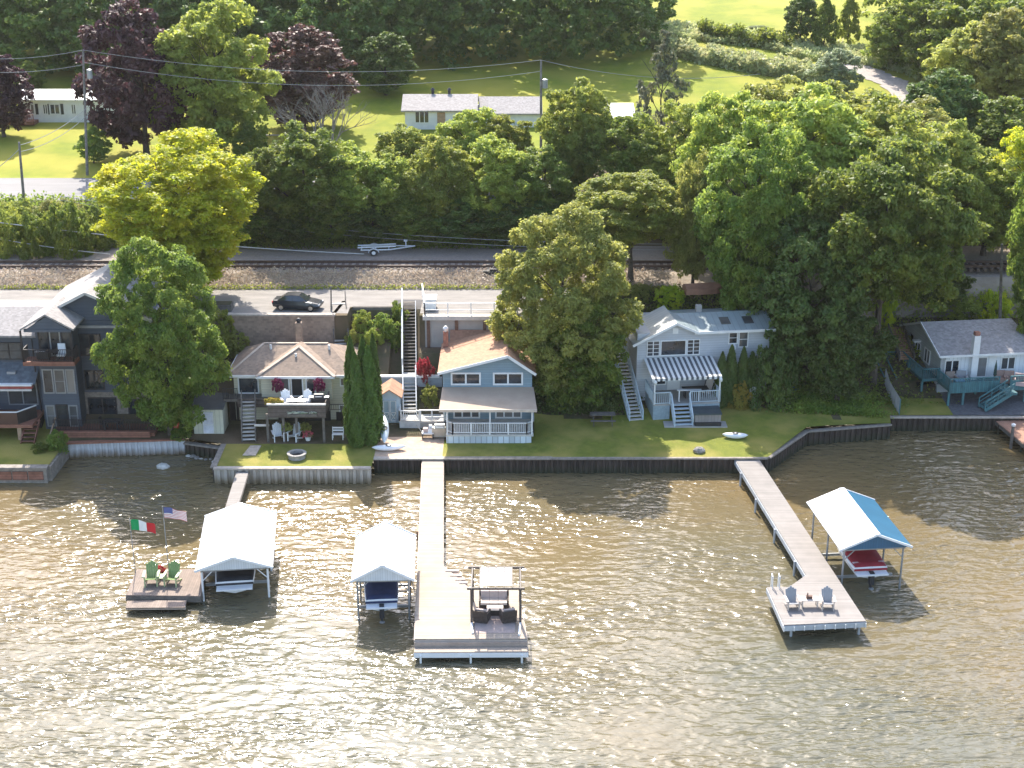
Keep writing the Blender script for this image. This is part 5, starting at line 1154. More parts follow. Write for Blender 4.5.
for i, (x_, y_) in enumerate(((447, 573), (452, 577.5), (457, 581.5), (461, 585))):
    q = at_z(x_, y_, 1.0) - O; MB().box(q.x - .1, q.x + .75 - i * .12, q.y - .12, q.y + .12, .95 - i * .05, 1.2).build('step', FASC, T)
for px in (417,): 
    q = at_z(px, 530, 1.1) - O; MB().box(q.x - .05, q.x + .12, q.y, q.y + .9, .3, 1.0).build('bumper', WOODT, T)
RP = [(733, 456), (757, 456), (866, 621), (784, 625), (767, 587), (789, 587), (806, 575)]
o = at_z(815, 622, 0)
T, O = pier('long grey pier running diagonally to a small platform with two grey chairs', RP, 1.15, .32, DECKG, mat('blue_grey_fascia', (.50, .53, .56), .6), o, [(741, 472), (758, 466), (756, 498), (778, 492), (775, 528), (795, 520), (795, 560), (818, 554), (792, 620), (860, 618), (812, 595), (842, 592), (774, 590)], mat('grey_steel_pile', (.42, .44, .46), .6))
fr = MB(); a, b = at_z(784, 625.5, 1.15) - O, at_z(866, 621.5, 1.15) - O
for i in range(9):
    q = a.lerp(b, i / 8); pass
    if i in (3, 6): pass
for i in range(9): 
    q = a.lerp(b, i / 8); MB().box(q.x - .025, q.x + .025, q.y - .09, q.y - .05, .78, 1.06).build('joist_end', W, T)
lad = MB()
for dx in (0, .42): q = at_z(772, 588, 1.15) - O; lad.path([(q.x + dx, q.y - .1, 1.15), (q.x + dx, q.y - .1, 1.95), (q.x + dx, q.y + .35, 1.95), (q.x + dx, q.y + .4, -.4)], .03)
for k_ in range(3): lad.tube((q.x - .42 + .42, q.y + .4, .2 + k_ * .3), (q.x, q.y + .4, .2 + k_ * .3), .025) if False else None
tag(lad.build('swim_ladder', WM, loc=O, label='white tubular swim ladder at the notch of the grey pier', cat='ladder'))
# orange-brown dock at the right edge
T, O = pier('reddish brown dock cut by the right edge with a white topped post', [(996, 421), (1040, 419), (1080, 452), (1036, 454)], 1.0, .25, mat('red_brown_decking', (.38, .20, .13), .8, .1, kind='deck', kscale=6, kdir='X'), WOODD, at_z(1024, 440, 0), [(999, 424), (1022, 441), (1040, 452)])
q = at_z(1012, 437, 1.0); t_ = MB().tube((0, 0, -2), (0, 0, 1.9), .13).build('mooring_post', WOODD, loc=Vector((q.x, q.y, 0)), label='brown post with a white cap standing at the edge of the reddish dock', cat='post'); MB().lathe([(.16, 1.9), (.17, 2.05), (.05, 2.12)], 10).build('post_cap', W, t_)
# left float and its gangway
T, O = pier('brown swim platform with two green chairs and two flagpoles', [(137, 569), (205, 569), (201, 596), (126, 595)], .75, .35, DECKB, WOODD, at_z(160, 595, 0), [(140, 572), (202, 572), (130, 592), (197, 593)])
MB().prism([p - O for p in poly_px([(127, 602), (187, 601), (185, 608.5), (126, 609)], .45)], (0, 0, .08)).build('lower_step', DECKB, T)
MB().prism([p - O for p in poly_px([(127, 609), (186, 608.5), (186, 609.5), (126, 610)], .3)], (0, 0, .2)).build('step_edge', FASC, T)
T, O = pier('narrow grey gangway from the yellow house lawn running under the white boat shelter', [(241, 457), (253, 457), (218, 572), (205, 573)], 1.05, .14, DECKG, WOODD, at_z(230, 500, 0), [(243, 478), (234, 500), (226, 530), (214, 565)], WOODD, name='gangway')
q0, q1 = at_g(250, 456), at_g(256, 447); MB().prism([(q0.x - .5, q0.y - .2, 1.28), (q0.x + .45, q0.y - .2, 1.28), (q1.x + .4, q1.y, 1.3), (q1.x - .4, q1.y, 1.3)], (0, 0, .06)).build('garden_path', CAPP, kind='structure')

def shelter(label, FL, FR, BL, BR, ze, rise, lm, rm, gm, postm, post_ins=.35, name='boat_shelter'):
    fl, fr, bl, br = [at_z(*p, ze) for p in (FL, FR, BL, BR)]; cf, cb = (fl + fr) / 2, (bl + br) / 2; ax = (cb - cf); Ln = ax.length; rz = -math.atan2(ax.x, ax.y)
    wd = ((fr - fl).length + (br - bl).length) / 4
    T = thing(name, label, 'boat shelter', (cf.x, cf.y, 0), rz)
    a = MB(); a.slab([(-wd, 0, ze), (0, 0, ze + rise), (0, Ln, ze + rise), (-wd, Ln, ze)], .06); A = a.build('roof_slope', lm, T)
    b = MB(); b.slab([(0, 0, ze + rise), (wd, 0, ze), (wd, Ln, ze), (0, Ln, ze + rise)], .06); b.build('roof_slope', rm, T)
    MB().beam((0, -.04, ze + rise + .02), (0, Ln + .04, ze + rise + .02), .34, .05).build('ridge_cap', WM, A)
    for y in (-.03, Ln + .03): MB().beam((-wd - .02, y, ze - .03), (0, y, ze + rise - .02), .07, .14).beam((0, y, ze + rise - .02), (wd + .02, y, ze - .03), .07, .14).build('edge_trim', WM, A)
    MB().prism([(-wd + .06, .1, ze - .07), (wd - .06, .1, ze - .07), (0, .1, ze + rise - .1)], (0, .06, 0)).build('gable_panel', gm, T)
    MB().prism([(-wd + .06, Ln - .16, ze - .07), (wd - .06, Ln - .16, ze - .07), (0, Ln - .16, ze + rise - .1)], (0, .06, 0)).build('gable_panel', gm, T)
    fr_ = MB(); w2 = wd - post_ins
    for s in (-1, 1): fr_.beam((s * w2, .15, ze - .14), (s * w2, Ln - .15, ze - .14), .09, .12)
    for y in (.25, Ln / 2, Ln - .25): fr_.beam((-w2, y, ze - .16), (w2, y, ze - .16), .07, .09)
    fr_.build('frame', GREYM, T)
    for s in (-1, 1):
        for y in (.35, Ln * .5, Ln - .35): MB().tube((s * w2, y, -2), (s * w2, y, ze - .1), .065).build('post', postm, T)
        MB().beam((s * w2, .35, ze - .9), (s * (w2 - .7), .3, ze - .15), .05).build('brace', postm, T)
    for y in (Ln * .25, Ln * .7): MB().beam((-w2, y, .35), (w2, y, .35), .12, .16).build('lift_beam', GREYM, T)
    return T, rz, Ln, Vector((cf.x, cf.y, 0)), wd
gw = mat('white_corrugated_panel', (.70, .72, .74), .5, .04, kind='siding', kscale=7, kdir='X')
whr = mat('white_enamel_roof', (.60, .61, .62), .4, .03, .7, kind='siding', kscale=3.2, kdir='Y'); whl = whr
blu = mat('blue_enamel_roof', (.022, .115, .20), .45, .06, .8, kind='siding', kscale=3.2, kdir='Y')
greyr = mat('pale_grey_ribbed_roof', (.42, .46, .50), .45, .04, .8, kind='siding', kscale=1.6, kdir='Y')
S1 = shelter('large white gabled boat shelter beside the brown swim platform', (195, 572), (272.5, 566), (205, 515), (277, 514), 2.3, .78, whr, whr, gw, WM)
S2 = shelter('smaller white gabled boat shelter left of the bleached tan pier', (350.7, 581), (414.5, 580), (356, 536.5), (415.6, 536), 2.85, .98, whr, whr, gw, GREYM)
S3 = shelter('boat shelter with one blue and one pale roof slope by the grey pier', (839.8, 549.4), (912.5, 547), (806.4, 502), (875.3, 501), 3.1, .92, greyr, blu, mat('blue_gable', (.04, .13, .23), .5, .06, kind='siding', kscale=6, kdir='X'), GREYM, .4)

def boat(label, base, rz, Lb, Wb, coverm, hullm, band, stripe=None, z=.55, motor='stern', cat='boat'):
    T = thing('motor_boat', label, cat, (base.x, base.y, z), rz); n = 12; rings = []; top = []
    for i in range(n):
        t = i / (n - 1); y = t * Lb; w = Wb / 2 * (1 - max(0, (t - .42) / .58) ** 2.1) * (.94 + .06 * min(1, t * 5)); w = max(w, .03); sh = .78 + .34 * t ** 2; kz = .0 + .55 * max(0, t - .6) ** 1.3 * 1.9
        r = [(0, y, kz - .02), (w * .55, y, kz + .12), (w * .88, y, kz + .3), (w, y, sh - .12), (w * .97, y, sh), (0, y, sh + .02), (-w * .97, y, sh), (-w, y, sh - .12), (-w * .88, y, kz + .3), (-w * .55, y, kz + .12)]
        rings.append(r)
        if i < n - 1:
            ch = .12 + .34 * math.exp(-((t - .42) / .2) ** 2); k_ = .96
            top.append([(w * k_, y + .03, sh + .0), (w * k_ * .85, y + .03, sh + ch * .55), (w * .4, y + .03, sh + ch), (-w * .4, y + .03, sh + ch), (-w * k_ * .85, y + .03, sh + ch * .55), (-w * k_, y + .03, sh - .02)])
    MB().loft(rings).build('hull', hullm, T, smooth=False)
    c = MB().loft(top).build('cover', coverm, T, smooth=True)
    MB().box(-Wb * .46, Wb * .46, -.05, -.005, .55, .68).build('transom_band', band, T)
    MB().box(-Wb * .44, Wb * .44, -.52, -.03, .42, .50).build('swim_platform', hullm, T)
    if motor: 
        m = MB(); m.box(-.14, .14, -.42, -.08, -.25, .55).box(-.06, .06, -.32, -.12, -.6, -.25); mm = m.build('sterndrive', DARK, T); MB().lathe([(.02, -.03), (.16, -.02), (.16, .02), (.02, .03)], 9).build('propeller', GREYM, mm, loc=(0, -.4, -.5))
    if stripe:
        for y in (1.6, 2.9): MB().box(-Wb * .40, Wb * .40, y, y + .14, 1.02, 1.28 if y < 2 else 1.36).build('cover_strap', stripe, c) if False else None
        MB().beam((-Wb * .44, .5, .87), (Wb * .44, .5, .87), .12, .05).beam((-Wb * .42, 2.2, 1.06), (Wb * .42, 2.2, 1.06), .10, .42).build('cover_stripe', stripe, c)
    return T
HULLW = mat('white_gelcoat', (.78, .79, .80), .22, .03); HULLC = mat('cream_gelcoat', (.74, .70, .62), .25, .03)
NAVY = mat('navy_canvas', (.018, .03, .085), .8, .15); BLKC = mat('black_canvas', (.02, .02, .024), .8, .2); REDC = mat('dark_red_canvas', (.30, .015, .025), .7, .12)
def inshel(Sx, dx, dy): T, rz, Ln, c, wd = Sx; v = Matrix.Rotation(rz, 4, 'Z') @ Vector((dx, dy, 0)); return c + v
boat('white motor boat with a black cover under the large white shelter', inshel(S1, -.05, .25), S1[1] + .02, 6.4, 2.45, BLKC, HULLW, DARK, z=.56, motor=None)
boat('small white runabout with a navy cover and navy stern stripe', inshel(S2, -.1, -.05), S2[1] + .04, 5.4, 2.05, NAVY, HULLW, NAVY, z=.85)
boat('white speedboat under a dark red cover below the blue roof', inshel(S3, -.15, .2), S3[1], 6.0, 2.25, REDC, HULLW, REDC, mat('pale_pink_stripe', (.6, .45, .45), .7), z=.95)

# ---------------- flags
def flag(label, px, by, ty, z0, cols, kind, fw, fh):
    b = at_z(px, by, z0); top = at_Y(px, ty, b.y).z; T = thing('flagpole', label, 'flagpole', (b.x, b.y, z0 - .4)); h = top - z0 + .4
    MB().tube((0, 0, 0), (-.05, 0, h), .035, .02).build('pole', GREYM, T)
    nx, nz = 30, 13; mb = MB(); vs = []; drop = .5
    for i in range(nx + 1):
        for j in range(nz + 1):
            u, v = i / nx, j / nz; vs.append((u * fw, .12 * math.sin(u * 7 + v) * u + .05, h - .12 - v * fh * (1 - .12 * u) - drop * fh * u * u + .05 * math.sin(u * 9 + v * 2) * u))
    fs = []; ks = []
    for i in range(nx):
        for j in range(nz):
            fs.append((i * (nz + 1) + j, (i + 1) * (nz + 1) + j, (i + 1) * (nz + 1) + j + 1, i * (nz + 1) + j + 1))
            if kind == 'tri': k = 0 if i < 10 else (1 if i < 20 else 2)
            else: k = 0 if (i < 12 and j < 7) else (2 if j % 2 == 0 else 1)
            ks.append(k)
    mb.v = vs; mb.f = fs; mb.mi = ks; me = bpy.data.meshes.new('flag'); me.from_pydata(vs, [], fs)
    for c in cols: me.materials.append(c)
    me.polygons.foreach_set('material_index', ks); me.polygons.foreach_set('use_smooth', [True] * len(fs)); me.update(); f = link('flag', me, None, T); return T
FG = mat('flag_green', (.0, .33, .10), .7, .05); FW = mat('flag_white', (.8, .8, .78), .7, .04); FR = mat('flag_red', (.55, .02, .03), .7, .05); FB = mat('flag_blue', (.10, .12, .30), .7, .05); FR2 = mat('faded_flag_red', (.62, .22, .22), .7, .05)
flag('flagpole flying a green, white and red tricolour at the back of the swim platform', 135.5, 572, 518, .75, [FG, FW, FR], 'tri', 1.45, .72)
flag('flagpole flying a faded stars and stripes flag behind the green chairs', 169, 571, 506, .75, [FB, FW, FR2], 'us', 1.35, .72)

# ---------------- chairs and furniture
def adirondack(m, m2=None):
    T = thing('adirondack_chair', 'x', 'chair'); m2 = m2 or m; h = .40
    s = MB()
    for i in range(5): s.prism([(-.28, -.32 + i * .125, h - i * .035), (.28, -.32 + i * .125, h - i * .035), (.28, -.21 + i * .125, h - i * .035 - .03), (-.28, -.21 + i * .125, h - i * .035 - .03)], (0, 0, .025))
    s.build('seat', m, T); b = MB()
    for i in range(5):
        x0 = -.27 + i * .11; t = 1 - abs(i - 2) * .09; b.prism([(x0, .26, h - .16), (x0 + .10, .26, h - .16), (x0 + .115 + (i - 2) * .015, .26 + .3 * t, h - .16 + .85 * t), (x0 - .005 + (i - 2) * .015, .26 + .3 * t, h - .16 + .85 * t)], (0, .03, 0))
    b.build('backrest', m, T)
    for s_ in (-1, 1):
        MB().box(s_ * .36 - .07, s_ * .36 + .07, -.38, .38, .58, .61).build('armrest', m2, T)
        MB().box(s_ * .31 - .03, s_ * .31 + .03, -.36, -.26, 0, .58).build('leg', m2, T); MB().beam((s_ * .31, -.3, .3), (s_ * .31, .55, .0), .05, .1).build('leg', m2, T)
    return T
def place(src, p, rz, label, s=1.0, group=None, first=[set()]):
    if src.name not in first[0]: first[0].add(src.name); o = src
    else: o = dup(src)
    o.location = p; o.rotation_euler = (0, 0, rz); o.scale = (s, s, s); o['label'] = label
    if group: o['group'] = group
    return o
GRN = mat('sage_green_plastic', (.20, .30, .10), .5, .06); GRNL = mat('pale_green_plastic', (.42, .48, .25), .5, .06)
GRYP = mat('grey_plastic', (.30, .31, .33), .5, .06); GRYPL = mat('taupe_plastic', (.5, .43, .38), .5, .06)
WPL = mat('white_plastic', (.8, .8, .8), .4, .03)
gc = adirondack(GRN, GRNL); place(gc, at_z(152, 584, .75), R(6), 'left one of the two green adirondack chairs on the swim platform', 1.18, 'green chairs on the swim platform')
place(gc, at_z(172.5, 584, .75), R(-6), 'right green adirondack chair on the swim platform, below the striped flag', 1.18, 'green chairs on the swim platform')
def small_table(label, p, m, r=.28, h=.45, name='side_table', rect=None):
    T = thing(name, label, 'table', p); MB().box(-(rect or (r, r))[0], (rect or (r, r))[0], -(rect or (r, r))[1], (rect or (r, r))[1], h - .04, h).build('table_top', m, T)
    for a in (-1, 1):
        for b in (-1, 1): q = rect or (r, r); MB().box(a * q[0] * .8 - .03, a * q[0] * .8 + .03, b * q[1] * .8 - .03, b * q[1] * .8 + .03, 0, h - .04).build('leg', m, T)
    return T
small_table('small pale green table between the two green chairs', at_z(162, 584, .75), GRNL, h=.55, r=.3)
def flowers(label, p, r, potm, leaf, key='bushB', pot=True, s=1.0, name='flower_pot', h=None, hang=False):
    T = thing(name, label, 'flower pot', p)
    if pot: MB().lathe([(r * .45, 0), (r * .7, r * .9), (r * .75, r * .95), (r * .6, r * .9)], 12).build('pot', potm, T)
    o = bpy.data.objects.new('flowers', SMALLB); COL.objects.link(o); o.parent = T; o.location = (0, 0, r * (.8 if pot else 0)); o.scale = (r / 2, r / 2, (h or r) / 1.6)
    o.material_slots[0].link = 'OBJECT'; o.material_slots[0].material = L[leaf]
    if hang: MB().tube((0, 0, r), (0, 0, r * 2 + .3), .012, n=4).build('hanger', DARK, T)
    return T
rng_ = np.random.default_rng(9); P_, N_, Z_, V_ = crown_pts(rng_, 2, 2.4, -.2, 16, 1100, .36, 'round', 6, cr=(.35, .5)); SMALLB = quads_mesh('flower_clump', P_, N_, Z_, V_); SMALLB.materials.append(None)
L['maroon'] = leafmat('petals_maroon', (.14, .015, .05), (.24, .03, .08), (.2, .03, .07), .2); L['pink'] = leafmat('petals_pink', (.5, .08, .12), (.6, .15, .2), (.1, .16, .04), .2); L['whitefl'] = leafmat('petals_white', (.6, .6, .5), (.7, .7, .6), (.15, .2, .05), .2)
flowers('red flowering potted plant between the green chairs on the swim platform', at_z(161, 576, .75), .3, DARK, 'red')
# right pier chairs
gy = adirondack(GRYP, GRYPL); place(gy, at_z(792, 608, 1.15), R(4), 'left grey adirondack chair on the end of the grey pier', 1.05, 'grey chairs on the grey pier')
place(gy, at_z(827, 608, 1.15), R(-4), 'right grey adirondack chair on the end of the grey pier', 1.05, 'grey chairs on the grey pier')
T = small_table('low pale table with a caddy between the grey chairs', at_z(809, 606, 1.15), mat('blush_table', (.62, .54, .48), .6), h=.5, rect=(.55, .28), name='coffee_table')
MB().box(-.2, .15, -.1, .1, 0, .18).box(-.16, -.1, -.05, .05, .18, .36).build('drinks_caddy', mat('brown_caddy', (.14, .07, .05), .7), loc=at_z(809, 606, 1.15) + Vector((0, 0, .5)), label='small brown caddy standing on the pale table of the grey pier', cat='caddy')
# pergola and wicker set
bz = at_z(496, 623, 1.15); w_ = 1.4; d_ = 2.6; T = thing('pergola', 'dark framed pergola with pale fabric canopy strips on the wide tan platform', 'pergola', bz)
for sx_ in (-1, 1):
    for y in (0, d_): MB().box(sx_ * w_ - .07, sx_ * w_ + .07, y - .07, y + .07, 0, 2.15).build('post', mat('bronze_post', (.10, .08, .07), .6), T)
    MB().beam((sx_ * w_, -.1, 2.2), (sx_ * w_, d_ + .1, 2.2), .08, .1).build('beam', MATS['bronze_post'], T)
for y in (0, d_): MB().beam((-w_ - .25, y, 2.22), (w_ + .25, y, 2.22), .08, .12).build('beam', MATS['bronze_post'], T)
for i in range(5): MB().beam((-.95 + i * .47, -.05, 2.3), (-.95 + i * .47, d_ + .05, 2.3), .04, .05).build('slat', MATS['bronze_post'], T)
CAN = mat('cream_canvas', (.72, .66, .60), .9, .05)
for i in range(4):
    c = MB(); x0 = -.93 + i * .47
    for j in range(6): y0 = .25 + j * (d_ - .35) / 6; y1 = .25 + (j + 1) * (d_ - .35) / 6; s0 = 2.27 - .10 * math.sin(math.pi * (j / 2 % 1)); s1 = 2.27 - .10 * math.sin(math.pi * ((j + 1) / 2 % 1)); c.prism([(x0, y0, s0), (x0 + .43, y0, s0), (x0 + .43, y1, s1), (x0, y1, s1)], (0, 0, .015))
    c.build('canopy_panel', CAN, T)
for s_ in (-1, 1): MB().beam((s_ * 1.4, -.1, .05), (s_ * 1.32, -1.35 - .1 * s_, .05), .12, .1).build('floor_rail', W, T)
WICK = mat('dark_wicker', (.075, .055, .045), .8, .2, 8, bump=.4, bscale=30); CUSH = mat('rose_grey_cushion', (.46, .38, .36), .9, .06); CUSL = mat('cream_cushion', (.66, .57, .49), .9, .05)
def sofa(label, p, wd, rz, n, name='wicker_sofa', cat='sofa'):
    T = thing(name, label, cat, p, rz); b = MB(); b.box(-wd / 2, wd / 2, -.4, .4, .08, .36); b.build('base', WICK, T)
    MB().prism([(-wd / 2, .3, .36), (-wd / 2, .44, .36), (-wd / 2, .52, .85), (-wd / 2, .42, .85)], (wd, 0, 0)).build('back', WICK, T)
    for s in (-1, 1): MB().box(s * wd / 2 - .09 * (s > 0) - .0, s * wd / 2 + .09 * (s < 0), -.4, .38, .36, .62).build('armrest', WICK, T)
    for i in range(n):
        a = -wd / 2 + .1 + i * (wd - .2) / n; c = a + (wd - .2) / n - .015
        MB().box(a, c, -.42, .28, .365, .5).build('seat_cushion', CUSL, T); MB().prism([(a, .14, .5), (a, .29, .5), (a, .40, .92), (a, .25, .92)], (c - a, 0, 0)).build('back_cushion', CUSH, T)
    return T
zp = 1.15
sofa('wicker sofa with rose-grey cushions under the pergola canopy', at_z(494, 607, zp), 1.75, 0, 3)
T = sofa('left wicker armchair seen from behind, facing the low table under the pergola', at_z(482, 620.5, zp), .85, R(180 - 14), 1, 'wicker_armchair', 'armchair'); T['group'] = 'wicker armchairs under the pergola'
T = sofa('right wicker armchair seen from behind, facing the low table under the pergola', at_z(508, 620.5, zp), .85, R(180 + 14), 1, 'wicker_armchair', 'armchair'); T['group'] = 'wicker armchairs under the pergola'
T = thing('coffee_table', 'low dark wicker table with cream top in front of the wicker sofa', 'table', at_z(495, 614, zp)); MB().box(-.45, .45, -.25, .25, .0, .36).build('base', WICK, T); MB().box(-.48, .48, -.28, .28, .365, .42).build('table_top', CUSL, T)
MB().box(-1.15, 1.15, -1.5, .9, 0, .012).build('outdoor_rug', mat('faded_rose_rug', (.46, .36, .32), .95, .08, 3), loc=at_z(495, 620, zp) + Vector((0, 0, .004)), label='faded rose outdoor rug under the wicker seating', cat='rug')

# ---------------- yellow house furniture
wc = adirondack(WPL)
yz = 1.4 + 2.4
place(wc, at_Y(287.5, 409, 102.2) * 1, R(20), 'left white adirondack chair on the upper balcony of the yellow house', 1.1, 'white chairs on the yellow house balcony').location.z = yz
c_ = place(wc, at_Y(305, 409, 102.2), R(-20), 'right white adirondack chair on the upper balcony of the yellow house', 1.1, 'white chairs on the yellow house balcony'); c_.location.z = yz
t_ = small_table('white table between the chairs on the yellow house balcony', at_Y(297, 409, 101.9), WPL, h=.65, rect=(.75, .3)); t_.location.z = yz
lowz = 1.42
for px, rz_, lb in ((278.5, 18, 'left white adirondack chair on the ground under the balcony'), (294.5, -22, 'right white adirondack chair on the ground under the balcony')):
    place(wc, Vector((X_at(px, 101.4, 1.5), 101.4, lowz)), R(rz_), lb, 1.12, 'white chairs under the balcony')
T = thing('garden_bench', 'small white slatted bench on the ground right of the balcony posts', 'bench', Vector((X_at(338, 101.6, 1.5), 101.6, lowz)))
s = MB(); s.box(-.42, .42, -.22, .2, .4, .44).build('seat', WPL, T); s = MB().beam((-.42, .22, .62), (.42, .22, .62), .03, .12).beam((-.42, .24, .82), (.42, .24, .82), .03, .12).beam((-.4, .2, .4), (-.4, .24, .9), .05).beam((.4, .2, .4), (.4, .24, .9), .05).build('backrest', WPL, T)
for a in (-1, 1):
    for b in (-1, 1): MB().box(a * .39 - .03, a * .39 + .03, b * .19 - .03, b * .19 + .03, 0, .4).build('leg', WPL, T)
T = thing('fire_pit', 'round stone ringed fire pit on the yellow house lawn', 'fire pit', at_g(297, 458.5)); MB().lathe([(.62, 0), (.62, .3), (.72, .34), (.72, .4), (.5, .4), (.5, .12), (.02, .1)], 20).build('bowl', mat('pit_stone', (.36, .34, .32), .9, .2, 5), T); MB().lathe([(.02, .13), (.46, .14), (.46, .16), (.02, .2)], 16).build('ashes', INT, T)
yb = 103.7 + .25
for px, lb in ((278, 'maroon hanging flower basket left of the balcony door'), (319.5, 'maroon hanging flower basket right of the balcony door')):
    p = at_Y(px, 390, 103.3); flowers(lb, p, .4, DARK, 'maroon', pot=False, name='hanging_basket', hang=True, h=.6)
for px, lb in ((287, 'left leafy hanging basket below the balcony floor'), (306, 'right leafy hanging basket below the balcony floor')):
    p = at_Y(px, 430, 101.35); flowers(lb, p, .38, DARK, 'olive', pot=False, name='hanging_basket', hang=True)
flowers('pink flower pot on the ground under the balcony', Vector((X_at(308, 101.3, 1.6), 101.3, lowz)), .36, W, 'pink')
T = thing('planter_box', 'yellowish leafy planter on the left end of the balcony rail', 'planter', at_Y(274, 404, 101.5)); MB().box(-.5, .5, -.12, .15, -.2, 0).build('box', WOODD, T); o = bpy.data.objects.new('plants', SMALLB); COL.objects.link(o); o.parent = T; o.scale = (.32, .12, .2); o.material_slots[0].link = 'OBJECT'; o.material_slots[0].material = L['yellowbush']
for i, (px, wd_) in enumerate(((300, 1.6), (313, .6))):
    T = thing('planter_box', ('long white flower trough hung on the balcony boards', 'short white flower trough at the right of the balcony boards')[i], 'planter', at_Y(px - 2 + i * 2, 415, 101.0)); MB().box(-wd_ / 2, wd_ / 2, -.12, .1, -.12, .1).build('box', WOODD, T); o = bpy.data.objects.new('plants', SMALLB); COL.objects.link(o); o.parent = T; o.location = (0, 0, .12); o.scale = (wd_ / 4.6, .07, .06); o.material_slots[0].link = 'OBJECT'; o.material_slots[0].material = L['whitefl']
def grill(label, p, bodym, s=1.0, rz=0):
    T = thing('barbecue_grill', label, 'grill', p, rz); T.scale = (s, s, s)
    MB().box(-.55, .55, -.25, .25, .1, .75).build('cabinet', bodym, T); rings = []
    for i in range(7): a = math.pi * i / 6; rings.append([(-.35, -.27 * math.cos(a), .78 + .27 * math.sin(a)), (.35, -.27 * math.cos(a), .78 + .27 * math.sin(a)), (.35, -.27 * math.cos(a), .77), (-.35, -.27 * math.cos(a), .77)])
    MB().loft(rings).build('lid', bodym, T); MB().box(-.75, -.4, -.2, .2, .76, .8).build('shelf', GREYM, T); MB().box(.4, .75, -.2, .2, .76, .8).build('shelf', GREYM, T); MB().tube((-.25, -.33, .9), (.25, -.33, .9), .02).build('handle', WM, T)
    for x in (-.5, .5): MB().tube((x, 0, 0), (x + .03, 0, 0), .09, n=10).build('wheel', DARK, T)
    return T
g_ = grill('black barbecue grill at the right end of the yellow house balcony', Vector((X_at(319, 102, 4), 102.2, yz)), DARK)
# ---------------- patio by the white stairs
grill('stainless grill under a pale cover on the patio beside the blue house porch', at_g(440, 437.5), mat('dull_steel', (.45, .44, .40), .4, .1, metal=.5), 1.05)
T = thing('garden_cart', 'white cluttered patio cart loaded with pale cushions by the walkway', 'cart', at_g(428, 438)); MB().box(-.45, .45, -.3, .3, .35, .45).build('tray', WPL, T)
MB().box(-.35, .0, -.2, .2, .45, .75).build('cushion', CUSH, T); MB().prism([(0, -.2, .45), (.4, -.2, .45), (.3, -.1, 1.0), (.1, -.1, 1.0)], (0, .25, 0)).build('folded_cover', WPL, T)
for x in (-.4, .4): MB().tube((x - .03, -.28, .2), (x + .03, -.28, .2), .2, n=12).build('wheel', DARK, T)
MB().tube((-.45, 0, .45), (-.85, 0, 1.0), .03).build('handle', GREYM, T)
def kayak(label, p, rz, Lk, m, tilt=0, r=.34):
    rings = []; n = 11
    for i in range(n):
        t = i / (n - 1); w = max(.015, r * math.sin(math.pi * t) ** .65); y = (t - .5) * Lk; lift = .07 * abs(2 * t - 1) ** 2.5
        rings.append([(w * math.cos(a), y, .2 + lift + .22 * math.sin(a) * (w / r) ** .7) for a in [k * 6.283 / 10 for k in range(10)]])
    T = thing('kayak', label, 'kayak', p, rz); MB().loft(rings).build('hull', m, T, smooth=True); T.rotation_euler = (tilt, 0, rz)
    MB().lathe([(.02, .40), (.2, .43), (.24, .41), (.16, .395)], 12).build('cockpit_rim', DARK, T); return T
kayak('white kayak lying across the patio edge above the dark seawall', at_g(389, 451.5) + Vector((0, 0, .02)), R(-84), 2.5, WPL)
k_ = kayak('whitish kayak leaning upright against the arborvitae', at_g(382.5, 447) + Vector((.1, 1.0, .75)), R(4), 2.7, mat('chalky_plastic', (.62, .68, .70), .5), R(28))
kayak('white canoe lying on the lawn near the grey pier', at_g(735, 439) + Vector((0, 0, .0)), R(84), 1.9, WPL)
kayak('red-orange kayak standing upright beside the cream shed under the dark tree', at_g(176, 434) + Vector((0, .2, .9)), R(0), 2.3, mat('orange_plastic', (.55, .10, .04), .4), R(70))
# ---------------- white house yard
def picnic(label, p, rz=0):
    T = thing('picnic_table', label, 'table', p, rz); MB().box(-.95, .95, -.35, .35, .7, .76).build('table_top', WOODD, T)
    for s in (-1, 1): MB().box(-.95, .95, s * .75 - .13, s * .75 + .13, .4, .45).build('bench', WOODD, T); MB().beam((s * .7, -.75, 0), (s * .7, .35, .72), .06, .1).beam((s * .7, .75, 0), (s * .7, -.35, .72), .06, .1).beam((s * .7, -.8, .37), (s * .7, .8, .37), .05, .08).build('leg_frame', WOODD, T)
    return T
picnic('weathered grey picnic table at the shaded lawn edge', at_g(602.5, 423))
T = thing('hot_tub', 'taupe hot tub with a dark folded cover beside the white house steps', 'hot tub', at_g(707, 427) + Vector((0, .9, .1)), R(2)); MB().box(-1.0, 1.0, -.95, .95, 0, .82).build('cabinet', mat('taupe_panel', (.28, .25, .235), .8, .08, kind='siding', kscale=4, kdir='X'), T)
MB().box(-1.06, 1.06, .02, 1.02, .83, .97).box(-1.06, 1.06, -1.02, -.02, .83, .95).build('cover', mat('slate_vinyl_cover', (.05, .07, .08), .5, .1), T); MB().box(-1.0, 1.0, -1.2, -.97, 0, .25).build('step', DARK, T)
T = thing('concrete_slab', 'pale concrete slab under the hot tub and wooden steps', 'slab', at_g(698, 426)); MB().box(-2.6, 2.2, -.35, 2.4, -.1, .08).build('slab', CONC, T)
MB().box(-.25, .25, -.04, .04, 0, 1.6).build('garden_screen', W, loc=at_g(752, 407), label='narrow white panel standing between the yellow bush and the round dark bush', cat='panel')
p = at_g(792, 392); MB().lathe([(.5, 0), (.55, .25), (.3, .38), (.02, .42)], 14).build('covered_bin', mat('blue_tarp', (.16, .26, .32), .6), loc=p, label='low blue covered bundle in the shade right of the white house', cat='bundle')
